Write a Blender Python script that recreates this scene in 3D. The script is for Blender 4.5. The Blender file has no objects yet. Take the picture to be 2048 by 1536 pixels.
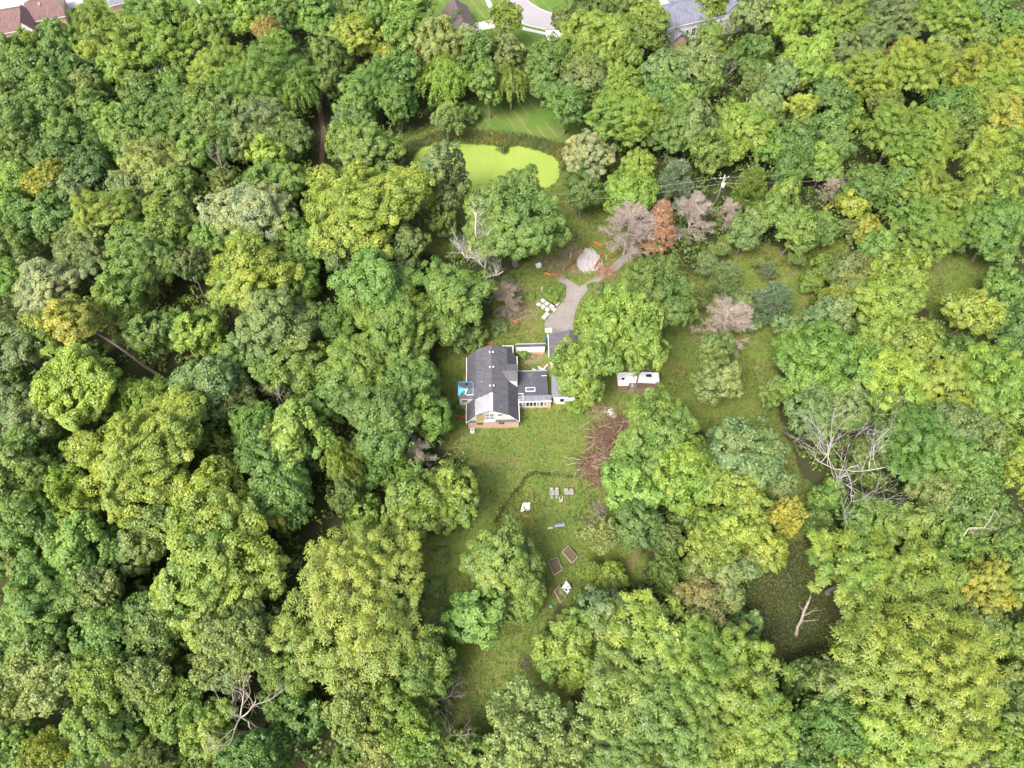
import bpy, math, random
import numpy as np
from mathutils import Vector, Matrix

# ------------------------------------------------------------------ camera, light, exposure
scene = bpy.context.scene
COL = scene.collection
CAM_H, PITCH, FPX = 120.0, math.radians(58.0), 1470.0      # metres, below horizontal, focal length in 2048-wide pixels
cam = bpy.data.cameras.new('drone_camera')
cam.sensor_width = 36.0
cam.lens = FPX / 2048.0 * 36.0
cam.clip_start, cam.clip_end = 1.0, 8000.0
cam_o = bpy.data.objects.new('drone_camera', cam)
cam_o.location = (0, 0, CAM_H)
cam_o.rotation_euler = (math.pi / 2 - PITCH, 0, 0)
COL.objects.link(cam_o)
scene.camera = cam_o

SUN_EL, SUN_FROM = math.radians(54.0), math.radians(216.0)   # high thin cloud, light from the south-west (compass bearing)
world = bpy.data.worlds.new('World')
scene.world = world
world.use_nodes = True
wn = world.node_tree
wn.nodes.clear()
sky = wn.nodes.new('ShaderNodeTexSky')
sky.sky_type = 'NISHITA'
sky.sun_disc = False
sky.sun_elevation = SUN_EL
sky.sun_rotation = SUN_FROM
sky.air_density = 0.6
sky.dust_density = 5.0
sky.ozone_density = 0.6
bg = wn.nodes.new('ShaderNodeBackground')
bg.inputs[1].default_value = 0.15
wo = wn.nodes.new('ShaderNodeOutputWorld')
wn.links.new(sky.outputs[0], bg.inputs[0])
wn.links.new(bg.outputs[0], wo.inputs[0])

sun = bpy.data.lights.new('sun', 'SUN')
sun.energy = 1.35
sun.angle = math.radians(20.0)
sun.color = (1.0, 0.97, 0.92)
sun_o = bpy.data.objects.new('sun', sun)
sd = Vector((math.sin(SUN_FROM) * math.cos(SUN_EL), math.cos(SUN_FROM) * math.cos(SUN_EL), math.sin(SUN_EL)))
sun_o.rotation_euler = sd.to_track_quat('Z', 'Y').to_euler()
sun_o.location = (0, 0, 300)
COL.objects.link(sun_o)

scene.view_settings.view_transform = 'Standard'
scene.view_settings.look = 'None'
scene.view_settings.exposure = 1.32
scene.view_settings.gamma = 1.0
scene.view_settings.use_curve_mapping = False
scene.render.engine = 'CYCLES'
cy = scene.cycles
cy.max_bounces = 8
cy.diffuse_bounces = 5
cy.glossy_bounces = 2
cy.transmission_bounces = 5
cy.transparent_max_bounces = 4

# ------------------------------------------------------------------ helpers
def ground_at(px, py, z=0.0):
    """The point of the place at height z that the photograph shows at (px, py) of 2048 x 1536."""
    u, v = (px - 1024) / FPX, (768 - py) / FPX
    d = (u, math.cos(PITCH) + v * math.sin(PITCH), -math.sin(PITCH) + v * math.cos(PITCH))
    t = (CAM_H - z) / -d[2]
    return Vector((d[0] * t, d[1] * t, z))

def px_per_m(px, py, z=0.0):
    u, v = (px - 1024) / FPX, (768 - py) / FPX
    dz = -math.sin(PITCH) + v * math.cos(PITCH)
    return FPX / ((CAM_H - z) / -dz)

def tag(o, label=None, cat=None, group=None, kind=None):
    if label: o['label'] = label
    if cat: o['category'] = cat
    if group: o['group'] = group
    if kind: o['kind'] = kind
    return o

def thing(name, label, cat, loc=(0, 0, 0), rz=0.0, group=None):
    o = bpy.data.objects.new(name, None)
    o.empty_display_size = 0.5
    o.location = loc
    o.rotation_euler = (0, 0, rz)
    COL.objects.link(o)
    return tag(o, label, cat, group)

def link(name, me, parent=None, loc=None):
    o = bpy.data.objects.new(name, me)
    COL.objects.link(o)
    if parent is not None: o.parent = parent
    if loc is not None: o.location = loc
    return o

def copy_tree(src, parent=None):
    c = src.copy()
    COL.objects.link(c)
    if parent is not None: c.parent = parent
    for ch in src.children:
        copy_tree(ch, c)
    return c

def np_mesh(name, V, F, mat, smooth=False, attrs=None, uv=None):
    """V: n x 3 floats, F: m x k ints (all faces with k corners)."""
    me = bpy.data.meshes.new(name)
    V = np.asarray(V, np.float32); F = np.asarray(F, np.int32)
    n, (m, k) = len(V), F.shape
    me.vertices.add(n); me.vertices.foreach_set('co', V.ravel())
    me.loops.add(m * k); me.loops.foreach_set('vertex_index', F.ravel())
    me.polygons.add(m)
    me.polygons.foreach_set('loop_start', np.arange(0, m * k, k, dtype=np.int32))
    me.polygons.foreach_set('loop_total', np.full(m, k, np.int32))
    if smooth: me.polygons.foreach_set('use_smooth', np.ones(m, bool))
    for an, av in (attrs or {}).items():
        a = me.attributes.new(an, 'FLOAT', 'POINT')
        a.data.foreach_set('value', np.asarray(av, np.float32))
    me.update(calc_edges=True)
    if mat: me.materials.append(mat)
    return me

class MB:
    """Collects hard-surface faces; build() links them as one mesh with UVs in metres (u along the face, v up its slope)."""
    def __init__(s): s.v, s.f = [], []
    def poly(s, pts):
        b = len(s.v); s.v += [tuple(p) for p in pts]; s.f.append(tuple(range(b, b + len(pts)))); return s
    def box(s, x0, x1, y0, y1, z0, z1):
        b = len(s.v)
        s.v += [(x0, y0, z0), (x1, y0, z0), (x1, y1, z0), (x0, y1, z0), (x0, y0, z1), (x1, y0, z1), (x1, y1, z1), (x0, y1, z1)]
        for q in ((3, 2, 1, 0), (4, 5, 6, 7), (0, 1, 5, 4), (1, 2, 6, 5), (2, 3, 7, 6), (3, 0, 4, 7)): s.f.append(tuple(b + i for i in q))
        return s
    def obox(s, c, rz, sx, sy, sz, tilt=0.0, roll=0.0):
        m = Matrix.Translation(c) @ Matrix.Rotation(rz, 4, 'Z') @ Matrix.Rotation(tilt, 4, 'X') @ Matrix.Rotation(roll, 4, 'Y')
        k = len(s.v)
        s.box(-sx / 2, sx / 2, -sy / 2, sy / 2, 0, sz)
        s.v[k:] = [tuple(m @ Vector(p)) for p in s.v[k:]]
        return s
    def slab(s, pts, th):
        """A sheet of thickness th, its upper face through pts (counter-clockwise seen from outside)."""
        pts = [Vector(p) for p in pts]
        n = Vector((0, 0, 0))
        for i in range(len(pts)):
            a, b = pts[i], pts[(i + 1) % len(pts)]
            n += Vector(((a.y - b.y) * (a.z + b.z), (a.z - b.z) * (a.x + b.x), (a.x - b.x) * (a.y + b.y)))
        n.normalize()
        lo = [p - n * th for p in pts]
        s.poly(pts); s.poly(list(reversed(lo)))
        for i in range(len(pts)):
            j = (i + 1) % len(pts)
            s.poly([lo[i], lo[j], pts[j], pts[i]])
        return s
    def tube(s, pts, rad, n=7, cap=True):
        pts = [Vector(p) for p in pts]
        rings = []
        for i, p in enumerate(pts):
            d = (pts[min(i + 1, len(pts) - 1)] - pts[max(i - 1, 0)]).normalized()
            a = d.orthogonal().normalized() if i == 0 else (rings[-1][1] - d * rings[-1][1].dot(d)).normalized()
            c = d.cross(a)
            r = rad[i] if isinstance(rad, (list, tuple)) else rad
            b = len(s.v)
            s.v += [tuple(p + (a * math.cos(2 * math.pi * k / n) + c * math.sin(2 * math.pi * k / n)) * r) for k in range(n)]
            rings.append((b, a))
        for (b0, _), (b1, _) in zip(rings, rings[1:]):
            for k in range(n):
                s.f.append((b0 + k, b0 + (k + 1) % n, b1 + (k + 1) % n, b1 + k))
        if cap:
            s.f.append(tuple(rings[0][0] + k for k in reversed(range(n)))); s.f.append(tuple(rings[-1][0] + k for k in range(n)))
        return s
    def mesh(s, name, mat, smooth=False):
        me = bpy.data.meshes.new(name)
        me.from_pydata(s.v, [], s.f)
        uv = me.uv_layers.new(name='metres')
        for p in me.polygons:
            n = p.normal
            u = Vector((0, 0, 1)).cross(n)
            u = u.normalized() if u.length > 0.05 else Vector((1, 0, 0))
            w = n.cross(u)
            for li in p.loop_indices:
                co = me.vertices[me.loops[li].vertex_index].co
                uv.data[li].uv = (co.dot(u), co.dot(w))
            p.use_smooth = smooth
        if mat: me.materials.append(mat)
        return me
    def build(s, name, mat, parent=None, smooth=False):
        return link(name, s.mesh(name, mat, smooth), parent)

# ------------------------------------------------------------------ materials
def new_mat(name):
    m = bpy.data.materials.new(name); m.use_nodes = True
    nt = m.node_tree; nt.nodes.clear()
    out = nt.nodes.new('ShaderNodeOutputMaterial')
    return m, nt, out

def N(nt, typ, **kw):
    n = nt.nodes.new(typ)
    for k, v in kw.items():
        if k.startswith('i_'): n.inputs[int(k[2:])].default_value = v
        else: setattr(n, k, v)
    return n

def coord(nt, kind):
    if kind == 'world': return N(nt, 'ShaderNodeNewGeometry').outputs['Position']
    return N(nt, 'ShaderNodeTexCoord').outputs[kind]

def noise(nt, vec, scale, detail=4.0, rough=0.6, stretch=None):
    if stretch:
        mp = N(nt, 'ShaderNodeMapping'); mp.inputs['Scale'].default_value = stretch
        nt.links.new(vec, mp.inputs[0]); vec = mp.outputs[0]
    n = N(nt, 'ShaderNodeTexNoise')
    n.inputs['Scale'].default_value = scale; n.inputs['Detail'].default_value = detail; n.inputs['Roughness'].default_value = rough
    nt.links.new(vec, n.inputs['Vector'])
    return n.outputs[0]

def remap(nt, x, a, b, lo=0.0, hi=1.0):
    n = N(nt, 'ShaderNodeMapRange'); n.inputs[1].default_value = a; n.inputs[2].default_value = b
    n.inputs[3].default_value = lo; n.inputs[4].default_value = hi
    nt.links.new(x, n.inputs[0]); return n.outputs[0]

def mixc(nt, fac, a, b, mode='MIX'):
    n = N(nt, 'ShaderNodeMix', data_type='RGBA', blend_type=mode)
    for v, s in ((fac, n.inputs[0]), (a, n.inputs[6]), (b, n.inputs[7])):
        if isinstance(v, (int, float)): s.default_value = v
        elif isinstance(v, (tuple, list)): s.default_value = (*v, 1.0) if len(v) == 3 else v
        else: nt.links.new(v, s)
    return n.outputs[2]

def math_(nt, op, a, b=0.0):
    n = N(nt, 'ShaderNodeMath', operation=op)
    for v, s in ((a, n.inputs[0]), (b, n.inputs[1])):
        if isinstance(v, (int, float)): s.default_value = v
        else: nt.links.new(v, s)
    return n.outputs[0]

def finish(nt, out, col, rough=0.8, bump=None, bump_d=0.02, spec=0.3, metal=0.0):
    b = N(nt, 'ShaderNodeBsdfPrincipled')
    b.inputs['Roughness'].default_value = rough
    b.inputs['Specular IOR Level'].default_value = spec
    b.inputs['Metallic'].default_value = metal
    if isinstance(col, (tuple, list)): b.inputs['Base Color'].default_value = (*col, 1.0)
    else: nt.links.new(col, b.inputs['Base Color'])
    if bump is not None:
        bm = N(nt, 'ShaderNodeBump'); bm.inputs['Distance'].default_value = bump_d; bm.inputs['Strength'].default_value = 0.8
        nt.links.new(bump, bm.inputs['Height']); nt.links.new(bm.outputs[0], b.inputs['Normal'])
    nt.links.new(b.outputs[0], out.inputs[0])

def plain(name, c, rough=0.7, var=0.25, scale=1.2, kind='Object', metal=0.0, spec=0.3, stretch=None, dirt=None):
    m, nt, out = new_mat(name)
    v = coord(nt, kind)
    n1 = noise(nt, v, scale, 5.0, 0.65, stretch); n2 = noise(nt, v, scale * 9, 3.0, 0.6)
    col = mixc(nt, remap(nt, n1, 0.3, 0.7), tuple(x * (1 - var) for x in c), tuple(min(1, x * (1 + var)) for x in c))
    col = mixc(nt, 0.35, col, mixc(nt, remap(nt, n2, 0.3, 0.7), tuple(x * (1 - var) for x in c), tuple(min(1, x * (1 + var)) for x in c)))
    if dirt:
        n3 = noise(nt, v, scale * 0.6, 6.0, 0.7)
        col = mixc(nt, remap(nt, n3, 0.52, 0.72), col, dirt)
    finish(nt, out, col, rough, n2, 0.01, spec, metal)
    return m

def shingle(name, c, c2, rough=0.85, course=0.16):
    """Asphalt shingles: courses with butt joints, streaked by weather down the slope."""
    m, nt, out = new_mat(name)
    uv = coord(nt, 'UV')
    br = N(nt, 'ShaderNodeTexBrick', offset=0.5)
    br.inputs['Color1'].default_value = (*c, 1); br.inputs['Color2'].default_value = (*c2, 1)
    br.inputs['Mortar'].default_value = (*(x * 0.45 for x in c), 1)
    br.inputs['Scale'].default_value = 1.0; br.inputs['Mortar Size'].default_value = 0.012
    br.inputs['Brick Width'].default_value = 0.32; br.inputs['Row Height'].default_value = course
    br.inputs['Bias'].default_value = 0.1
    nt.links.new(uv, br.inputs['Vector'])
    st = noise(nt, uv, 1.0, 5.0, 0.7, (4.2, 0.5, 1))
    bl = noise(nt, uv, 0.5, 4.0, 0.6)
    col = mixc(nt, remap(nt, st, 0.35, 0.68), br.outputs[0], tuple(min(1, x * 1.55) for x in c2))
    col = mixc(nt, remap(nt, bl, 0.5, 0.8, 0, 0.5), col, tuple(x * 0.6 for x in c))
    finish(nt, out, col, rough, br.outputs[1], 0.01, 0.25)
    return m

def brick(name, a, b, mortar):
    m, nt, out = new_mat(name)
    uv = coord(nt, 'UV')
    br = N(nt, 'ShaderNodeTexBrick', offset=0.5)
    br.inputs['Color1'].default_value = (*a, 1); br.inputs['Color2'].default_value = (*b, 1); br.inputs['Mortar'].default_value = (*mortar, 1)
    br.inputs['Scale'].default_value = 1.0; br.inputs['Mortar Size'].default_value = 0.012
    br.inputs['Brick Width'].default_value = 0.22; br.inputs['Row Height'].default_value = 0.075
    nt.links.new(uv, br.inputs['Vector'])
    n1 = noise(nt, uv, 1.1, 5.0, 0.7)
    col = mixc(nt, remap(nt, n1, 0.35, 0.75, 0, 0.55), br.outputs[0], tuple(min(1, x * 1.5) for x in b))
    finish(nt, out, col, 0.9, br.outputs[1], 0.008, 0.2)
    return m

def siding(name, c, pitch=0.13):
    m, nt, out = new_mat(name)
    uv = coord(nt, 'UV')
    sep = N(nt, 'ShaderNodeSeparateXYZ'); nt.links.new(uv, sep.inputs[0])
    fr = math_(nt, 'FRACT', math_(nt, 'DIVIDE', sep.outputs[1], pitch))
    n1 = noise(nt, uv, 0.8, 5.0, 0.65)
    col = mixc(nt, remap(nt, n1, 0.35, 0.75), c, tuple(x * 0.8 for x in c))
    finish(nt, out, col, 0.55, fr, 0.02, 0.3)
    return m

def leaf_mat(name):
    """Leaves: hue from the object's colour, varied leaf by leaf and spray by spray; light passes through."""
    m, nt, out = new_mat(name)
    oi = N(nt, 'ShaderNodeObjectInfo')
    a1 = N(nt, 'ShaderNodeAttribute', attribute_name='leaf_tone'); a2 = N(nt, 'ShaderNodeAttribute', attribute_name='spray_tone')
    base = oi.outputs['Color']
    dk = mixc(nt, 1.0, base, (0.80, 0.86, 0.84), 'MULTIPLY')
    lt = mixc(nt, 1.0, base, (1.22, 1.17, 1.12), 'MULTIPLY')
    col = mixc(nt, a1.outputs['Fac'], dk, lt)
    sp_d = mixc(nt, 1.0, col, (0.74, 0.86, 0.86), 'MULTIPLY'); sp_l = mixc(nt, 1.0, col, (1.26, 1.13, 0.95), 'MULTIPLY')
    col = mixc(nt, a2.outputs['Fac'], sp_d, sp_l)
    d = N(nt, 'ShaderNodeBsdfDiffuse'); nt.links.new(col, d.inputs[0])
    t = N(nt, 'ShaderNodeBsdfTranslucent'); nt.links.new(mixc(nt, 1.0, col, (1.25, 1.15, 0.6), 'MULTIPLY'), t.inputs[0])
    ms = N(nt, 'ShaderNodeMixShader'); ms.inputs[0].default_value = 0.38
    nt.links.new(d.outputs[0], ms.inputs[1]); nt.links.new(t.outputs[0], ms.inputs[2])
    g = N(nt, 'ShaderNodeBsdfGlossy'); g.inputs['Roughness'].default_value = 0.5; g.inputs[0].default_value = (1, 1, 1, 1)
    m2 = N(nt, 'ShaderNodeMixShader'); m2.inputs[0].default_value = 0.035
    nt.links.new(ms.outputs[0], m2.inputs[1]); nt.links.new(g.outputs[0], m2.inputs[2])
    nt.links.new(m2.outputs[0], out.inputs[0])
    return m

def tinted(name, rough=0.85, var=0.3, scale=2.0):
    """Bark, twigs and other things whose colour is the object's own colour."""
    m, nt, out = new_mat(name)
    oi = N(nt, 'ShaderNodeObjectInfo'); v = coord(nt, 'Object')
    n1 = noise(nt, v, scale, 5.0, 0.65)
    col = mixc(nt, remap(nt, n1, 0.3, 0.7), mixc(nt, 1.0, oi.outputs['Color'], (1 - var,) * 3, 'MULTIPLY'), mixc(nt, 1.0, oi.outputs['Color'], (1 + var,) * 3, 'MULTIPLY'))
    finish(nt, out, col, rough, n1, 0.02, 0.2)
    return m

M = {}
M['leaf'] = leaf_mat('leaf')
M['bark'] = plain('bark', (0.2, 0.172, 0.148), 0.95, 0.4, 2.0)
M['tint'] = tinted('weathered_wood')
M['shingle'] = shingle('dark_shingle', (0.074, 0.075, 0.086), (0.108, 0.106, 0.118))
M['shingle_pale'] = shingle('pale_shingle', (0.135, 0.145, 0.17), (0.175, 0.185, 0.21))
M['shingle_brown'] = shingle('brown_shingle', (0.125, 0.08, 0.075), (0.16, 0.1, 0.092))
M['shingle_blue'] = shingle('slate_shingle', (0.12, 0.13, 0.165), (0.16, 0.17, 0.21))
M['brick'] = brick('salmon_brick', (0.5, 0.27, 0.2), (0.56, 0.35, 0.27), (0.55, 0.5, 0.45))
M['brick_dark'] = brick('weathered_brown_brick', (0.2, 0.12, 0.09), (0.26, 0.16, 0.12), (0.24, 0.2, 0.17))
M['siding'] = siding('white_siding', (0.8, 0.8, 0.79))
M['white'] = plain('white_paint', (0.8, 0.8, 0.79), 0.5, 0.06, 0.9)
M['white_old'] = plain('weathered_white_metal', (0.78, 0.78, 0.79), 0.45, 0.06, 0.5, dirt=(0.6, 0.6, 0.6))
M['membrane'] = plain('roof_membrane', (0.075, 0.08, 0.095), 0.75, 0.2, 0.5, dirt=(0.16, 0.155, 0.15))
M['glass'] = plain('window_glass', (0.05, 0.055, 0.06), 0.12, 0.2, 0.6, spec=0.6)
M['glass_pale'] = plain('pale_window_glass', (0.3, 0.31, 0.31), 0.15, 0.2, 0.8, spec=0.6)
M['plywood'] = plain('bare_plywood', (0.42, 0.34, 0.17), 0.85, 0.12, 1.2)
M['tarp_blue'] = plain('blue_tarp', (0.08, 0.42, 0.68), 0.45, 0.15, 1.5)
M['tarp_grey'] = plain('grey_tarp', (0.34, 0.34, 0.36), 0.55, 0.25, 0.9, dirt=(0.62, 0.56, 0.42))
M['metal'] = plain('grey_metal', (0.42, 0.42, 0.42), 0.5, 0.15, 1.5, metal=0.3)
M['dark'] = plain('dark_void', (0.02, 0.02, 0.02), 0.8, 0.2)
M['concrete'] = plain('concrete', (0.5, 0.48, 0.45), 0.9, 0.1, 0.6, 'world')
M['asphalt_grey'] = plain('worn_street', (0.33, 0.31, 0.32), 0.9, 0.08, 0.35, 'world')
M['bluepad'] = plain('blue_plastic', (0.03, 0.13, 0.32), 0.5, 0.12)
M['net'] = plain('orange_mesh', (0.75, 0.16, 0.05), 0.7, 0.2, 3.0)
M['wood'] = plain('weathered_boards', (0.42, 0.36, 0.27), 0.9, 0.3, 2.5, stretch=(1, 6, 1))
M['soil'] = plain('dry_soil', (0.12, 0.1, 0.06), 0.95, 0.45, 3.0)
M['stone'] = plain('pale_stone', (0.54, 0.5, 0.47), 0.9, 0.15, 2.0)
M['plastic_tan'] = plain('weathered_resin', (0.36, 0.345, 0.32), 0.6, 0.1)
M['red_wood'] = plain('red_tinted_wood', (0.5, 0.36, 0.28), 0.7, 0.12)
M['paint_blue'] = plain('faded_blue', (0.25, 0.33, 0.5), 0.5, 0.12)
M['car_paint'] = plain('silver_blue_paint', (0.4, 0.44, 0.5), 0.25, 0.03, metal=0.5, spec=0.5)
M['rubber'] = plain('tyre_rubber', (0.03, 0.03, 0.03), 0.8, 0.1)

# ------------------------------------------------------------------ ground, water, roads
def P(*pp): return [(ground_at(x, y).x, ground_at(x, y).y) for x, y in pp]

LAWNS = [
    P((872, 700), (930, 668), (985, 640), (1000, 560), (1060, 520), (1120, 430), (1200, 410), (1250, 440), (1290, 520), (1400, 560), (1420, 500), (1480, 470),
      (1560, 500), (1700, 470), (1700, 520), (1640, 545), (1610, 640), (1560, 700), (1540, 790), (1580, 890), (1600, 960), (1720, 1000), (1600, 1050),
      (1610, 1100), (1560, 1090), (1500, 900), (1380, 850), (1240, 870), (1215, 1000),  # snag clearing cut out: dark bare ground, its shadow partly in the floor tone
      (1250, 1090), (1300, 1090), (1290, 1150), (1240, 1190), (1120, 1210), (1080, 1260), (1130, 1330), (1190, 1400), (1080, 1400), (970, 1470), (905, 1440),
      (880, 1330), (845, 1210), (835, 1080), (930, 1060), (965, 1000), (950, 930), (880, 890), (890, 800)),
    P((1845, 480), (1975, 490), (2010, 560), (1985, 690), (1890, 690), (1855, 620), (1840, 560)),
    P((905, 215), (960, 190), (1040, 178), (1045, 75), (1100, 70), (1075, 178), (1190, 250), (1180, 290), (1120, 300), (930, 285)),
    P((790, 270), (860, 250), (930, 270), (1200, 280), (1200, 420), (900, 520), (840, 500), (840, 380), (800, 340)),
    P((-60, -30), (460, -40), (460, 12), (330, 40), (150, 110), (-60, 120)),
    P((830, -40), (1480, -40), (1480, 40), (1330, 100), (1100, 90), (940, 72), (850, 40)),
]
MOWN = [P((905, 215), (960, 190), (1040, 178), (1045, 75), (1100, 70), (1075, 178), (1190, 250), (1180, 280), (1110, 285), (1000, 268), (930, 268)),
        LAWNS[4], LAWNS[5]]
BARE = [P((1060, 520), (1110, 480), (1150, 470), (1200, 530), (1110, 570)), P((1000, 570), (1060, 560), (1090, 640), (1010, 670)), P((1240, 765), (1330, 760), (1330, 830), (1240, 850)),
        P((1140, 815), (1220, 790), (1240, 850), (1160, 850)), P((1195, 560), (1280, 470), (1300, 500), (1220, 570)), P((630, 180), (650, 180), (660, 345), (625, 350)),
        P((930, 1330), (960, 1320), (975, 1440), (920, 1460)), P((1260, 1090), (1285, 1090), (1280, 1150), (1235, 1160)), P((790, 300), (825, 330), (830, 420), (800, 380)),
        P((1040, 680), (1100, 690), (1100, 745), (1045, 745)), P((1500, 1290), (1560, 1290), (1590, 1340), (1520, 1340))]

def inside(poly, X, Y):
    r = np.zeros(X.shape, bool)
    n = len(poly)
    for i in range(n):
        (x0, y0), (x1, y1) = poly[i], poly[(i + 1) % n]
        if y0 == y1: continue
        c = ((y0 > Y) != (y1 > Y)) & (X < (x1 - x0) * (Y - y0) / (y1 - y0) + x0)
        r ^= c
    return r

def blur(a, n):
    for _ in range(n):
        a = (np.roll(a, 1, 0) + np.roll(a, -1, 0) + a) / 3
        a = (np.roll(a, 1, 1) + np.roll(a, -1, 1) + a) / 3
    return a

gx = np.concatenate([[-3000, -1200, -500, -260], np.arange(-176, 176.1, 0.9), [260, 500, 1200, 3000]])
gy = np.concatenate([[-2000, -600, -200, -60], np.arange(-12, 262, 0.9), [320, 500, 1200, 4000]])
GX, GY = np.meshgrid(gx, gy)
def mask(polys, n):
    m = np.zeros(GX.shape, bool)
    for p in polys: m |= inside(p, GX, GY)
    return blur(m.astype(np.float32), n)
g_lawn, g_mown, g_bare = mask(LAWNS, 3), mask(MOWN, 1), mask(BARE, 4)
nx, ny = len(gx), len(gy)
ii = (np.arange(ny - 1)[:, None] * nx + np.arange(nx - 1)[None, :]).ravel()
F = np.stack([ii, ii + 1, ii + 1 + nx, ii + nx], 1)
V = np.stack([GX.ravel(), GY.ravel(), np.zeros(GX.size)], 1)

def ground_material():
    m, nt, out = new_mat('ground')
    v = coord(nt, 'world')
    at = lambda n: N(nt, 'ShaderNodeAttribute', attribute_name=n).outputs['Fac']
    n_big = noise(nt, v, 0.07, 5, 0.6); n_mid = noise(nt, v, 0.45, 6, 0.65); n_fine = noise(nt, v, 3.2, 4, 0.7)
    n_patch = noise(nt, v, 0.16, 5, 0.6)
    wob = remap(nt, n_mid, 0.3, 0.7, -0.3, 0.3)
    lawn = remap(nt, math_(nt, 'ADD', at('lawn'), wob), 0.35, 0.62)
    g = mixc(nt, remap(nt, n_big, 0.38, 0.62), (0.1, 0.175, 0.034), (0.165, 0.22, 0.05))
    g = mixc(nt, remap(nt, n_mid, 0.42, 0.66, 0, 0.75), g, (0.2, 0.21, 0.062))
    g = mixc(nt, remap(nt, n_patch, 0.52, 0.68, 0, 0.75), g, (0.25, 0.21, 0.085))
    g = mixc(nt, remap(nt, n_fine, 0.46, 0.68, 0, 0.55), g, (0.055, 0.1, 0.02))
    # mown turf with its wheel stripes
    mp = N(nt, 'ShaderNodeMapping'); mp.inputs['Rotation'].default_value = (0, 0, math.radians(-26)); nt.links.new(v, mp.inputs[0])
    sx = N(nt, 'ShaderNodeSeparateXYZ'); nt.links.new(mp.outputs[0], sx.inputs[0])
    st = math_(nt, 'FRACT', math_(nt, 'DIVIDE', math_(nt, 'ADD', sx.outputs[0], math_(nt, 'MULTIPLY', n_mid, 0.5)), 2.6))
    line = remap(nt, math_(nt, 'ABSOLUTE', math_(nt, 'SUBTRACT', st, 0.5)), 0.0, 0.16, 1.0, 0.0)
    mown = mixc(nt, math_(nt, 'MULTIPLY', line, remap(nt, n_patch, 0.4, 0.55)), mixc(nt, remap(nt, n_patch, 0.45, 0.65), (0.1, 0.18, 0.035), (0.15, 0.19, 0.055)), (0.19, 0.24, 0.075))
    g = mixc(nt, at('mown'), g, mown)
    soil = mixc(nt, remap(nt, n_fine, 0.35, 0.7), (0.2, 0.145, 0.095), (0.33, 0.255, 0.18))
    bare = remap(nt, math_(nt, 'ADD', at('bare'), remap(nt, n_mid, 0.3, 0.7, -0.55, 0.35)), 0.45, 0.9)
    g = mixc(nt, bare, g, soil)
    litter = mixc(nt, remap(nt, n_mid, 0.35, 0.65), (0.058, 0.05, 0.027), (0.045, 0.07, 0.02))
    litter = mixc(nt, remap(nt, n_fine, 0.5, 0.75), litter, (0.1, 0.085, 0.05))
    litter = mixc(nt, bare, litter, (0.13, 0.095, 0.06))
    finish(nt, out, mixc(nt, lawn, litter, g), 0.95, n_fine, 0.12, 0.1)
    return m

g_me = np_mesh('ground', V, F, ground_material(), True, {'lawn': g_lawn.ravel(), 'mown': g_mown.ravel(), 'bare': g_bare.ravel()})
tag(link('ground', g_me), kind='structure')

def sheet(name, pts, z, mat, kind='structure', step=3):
    """A flat sheet with a smooth uneven outline through the points."""
    pts = [Vector((x, y, 0)) for x, y in pts]
    outl = []
    n = len(pts)
    for i in range(n):
        p0, p1, p2, p3 = pts[i - 1], pts[i], pts[(i + 1) % n], pts[(i + 2) % n]
        for k in range(step):
            t = k / step
            outl.append(0.5 * ((2 * p1) + (p2 - p0) * t + (2 * p0 - 5 * p1 + 4 * p2 - p3) * t * t + (3 * p1 - p0 - 3 * p2 + p3) * t ** 3))
    me = bpy.data.meshes.new(name)
    me.from_pydata([(p.x, p.y, z) for p in outl], [], [tuple(range(len(outl)))])
    if me.polygons[0].normal.z < 0: me.flip_normals()
    me.materials.append(mat)
    o = link(name, me)
    if kind: o['kind'] = kind
    return o

# the pond, its surface closed by duckweed
def duckweed():
    m, nt, out = new_mat('duckweed')
    v = coord(nt, 'world')
    a = noise(nt, v, 0.09, 4, 0.6, (1, 0.5, 1)); b = noise(nt, v, 0.5, 5, 0.7); c = noise(nt, v, 5, 3, 0.7)
    col = mixc(nt, remap(nt, a, 0.35, 0.65), (0.235, 0.325, 0.058), (0.285, 0.378, 0.072))
    col = mixc(nt, remap(nt, b, 0.55, 0.8, 0, 0.5), col, (0.17, 0.25, 0.035))
    col = mixc(nt, remap(nt, c, 0.6, 0.8, 0, 0.25), col, (0.33, 0.41, 0.09))
    finish(nt, out, col, 0.6, c, 0.01, 0.3)
    return m
POND = P((826, 325), (838, 296), (868, 288), (905, 285), (955, 284), (985, 290), (1005, 296), (1040, 290), (1075, 300), (1105, 312), (1118, 330), (1112, 365), (1060, 385), (1000, 385), (935, 375), (880, 372), (846, 372), (828, 350))
sheet('pond', POND, 0.03, duckweed())

def driveway_mat():
    m, nt, out = new_mat('gravel_drive')
    v = coord(nt, 'world')
    a = noise(nt, v, 0.25, 5, 0.65); b = noise(nt, v, 1.4, 6, 0.7); c = noise(nt, v, 9, 3, 0.7)
    col = mixc(nt, remap(nt, a, 0.35, 0.65), (0.235, 0.212, 0.195), (0.305, 0.28, 0.26))
    col = mixc(nt, remap(nt, b, 0.5, 0.8, 0, 0.7), col, (0.18, 0.15, 0.115))
    col = mixc(nt, remap(nt, c, 0.45, 0.75, 0, 0.4), col, (0.36, 0.335, 0.31))
    finish(nt, out, col, 0.95, c, 0.03, 0.15)
    return m
M['drive'] = driveway_mat()
DRIVE = P((1100, 668), (1090, 655), (1092, 640), (1118, 612), (1132, 592), (1130, 580), (1113, 562), (1126, 555), (1148, 566), (1160, 572), (1185, 558), (1215, 540), (1250, 500), (1262, 470), (1290, 480), (1240, 535), (1185, 572), (1162, 598), (1150, 625), (1146, 655), (1150, 690), (1110, 690))
sheet('driveway', DRIVE, 0.02, M['drive'])
M['path'] = plain('trodden_earth', (0.2, 0.135, 0.09), 0.95, 0.3, 0.8, 'world')
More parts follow.
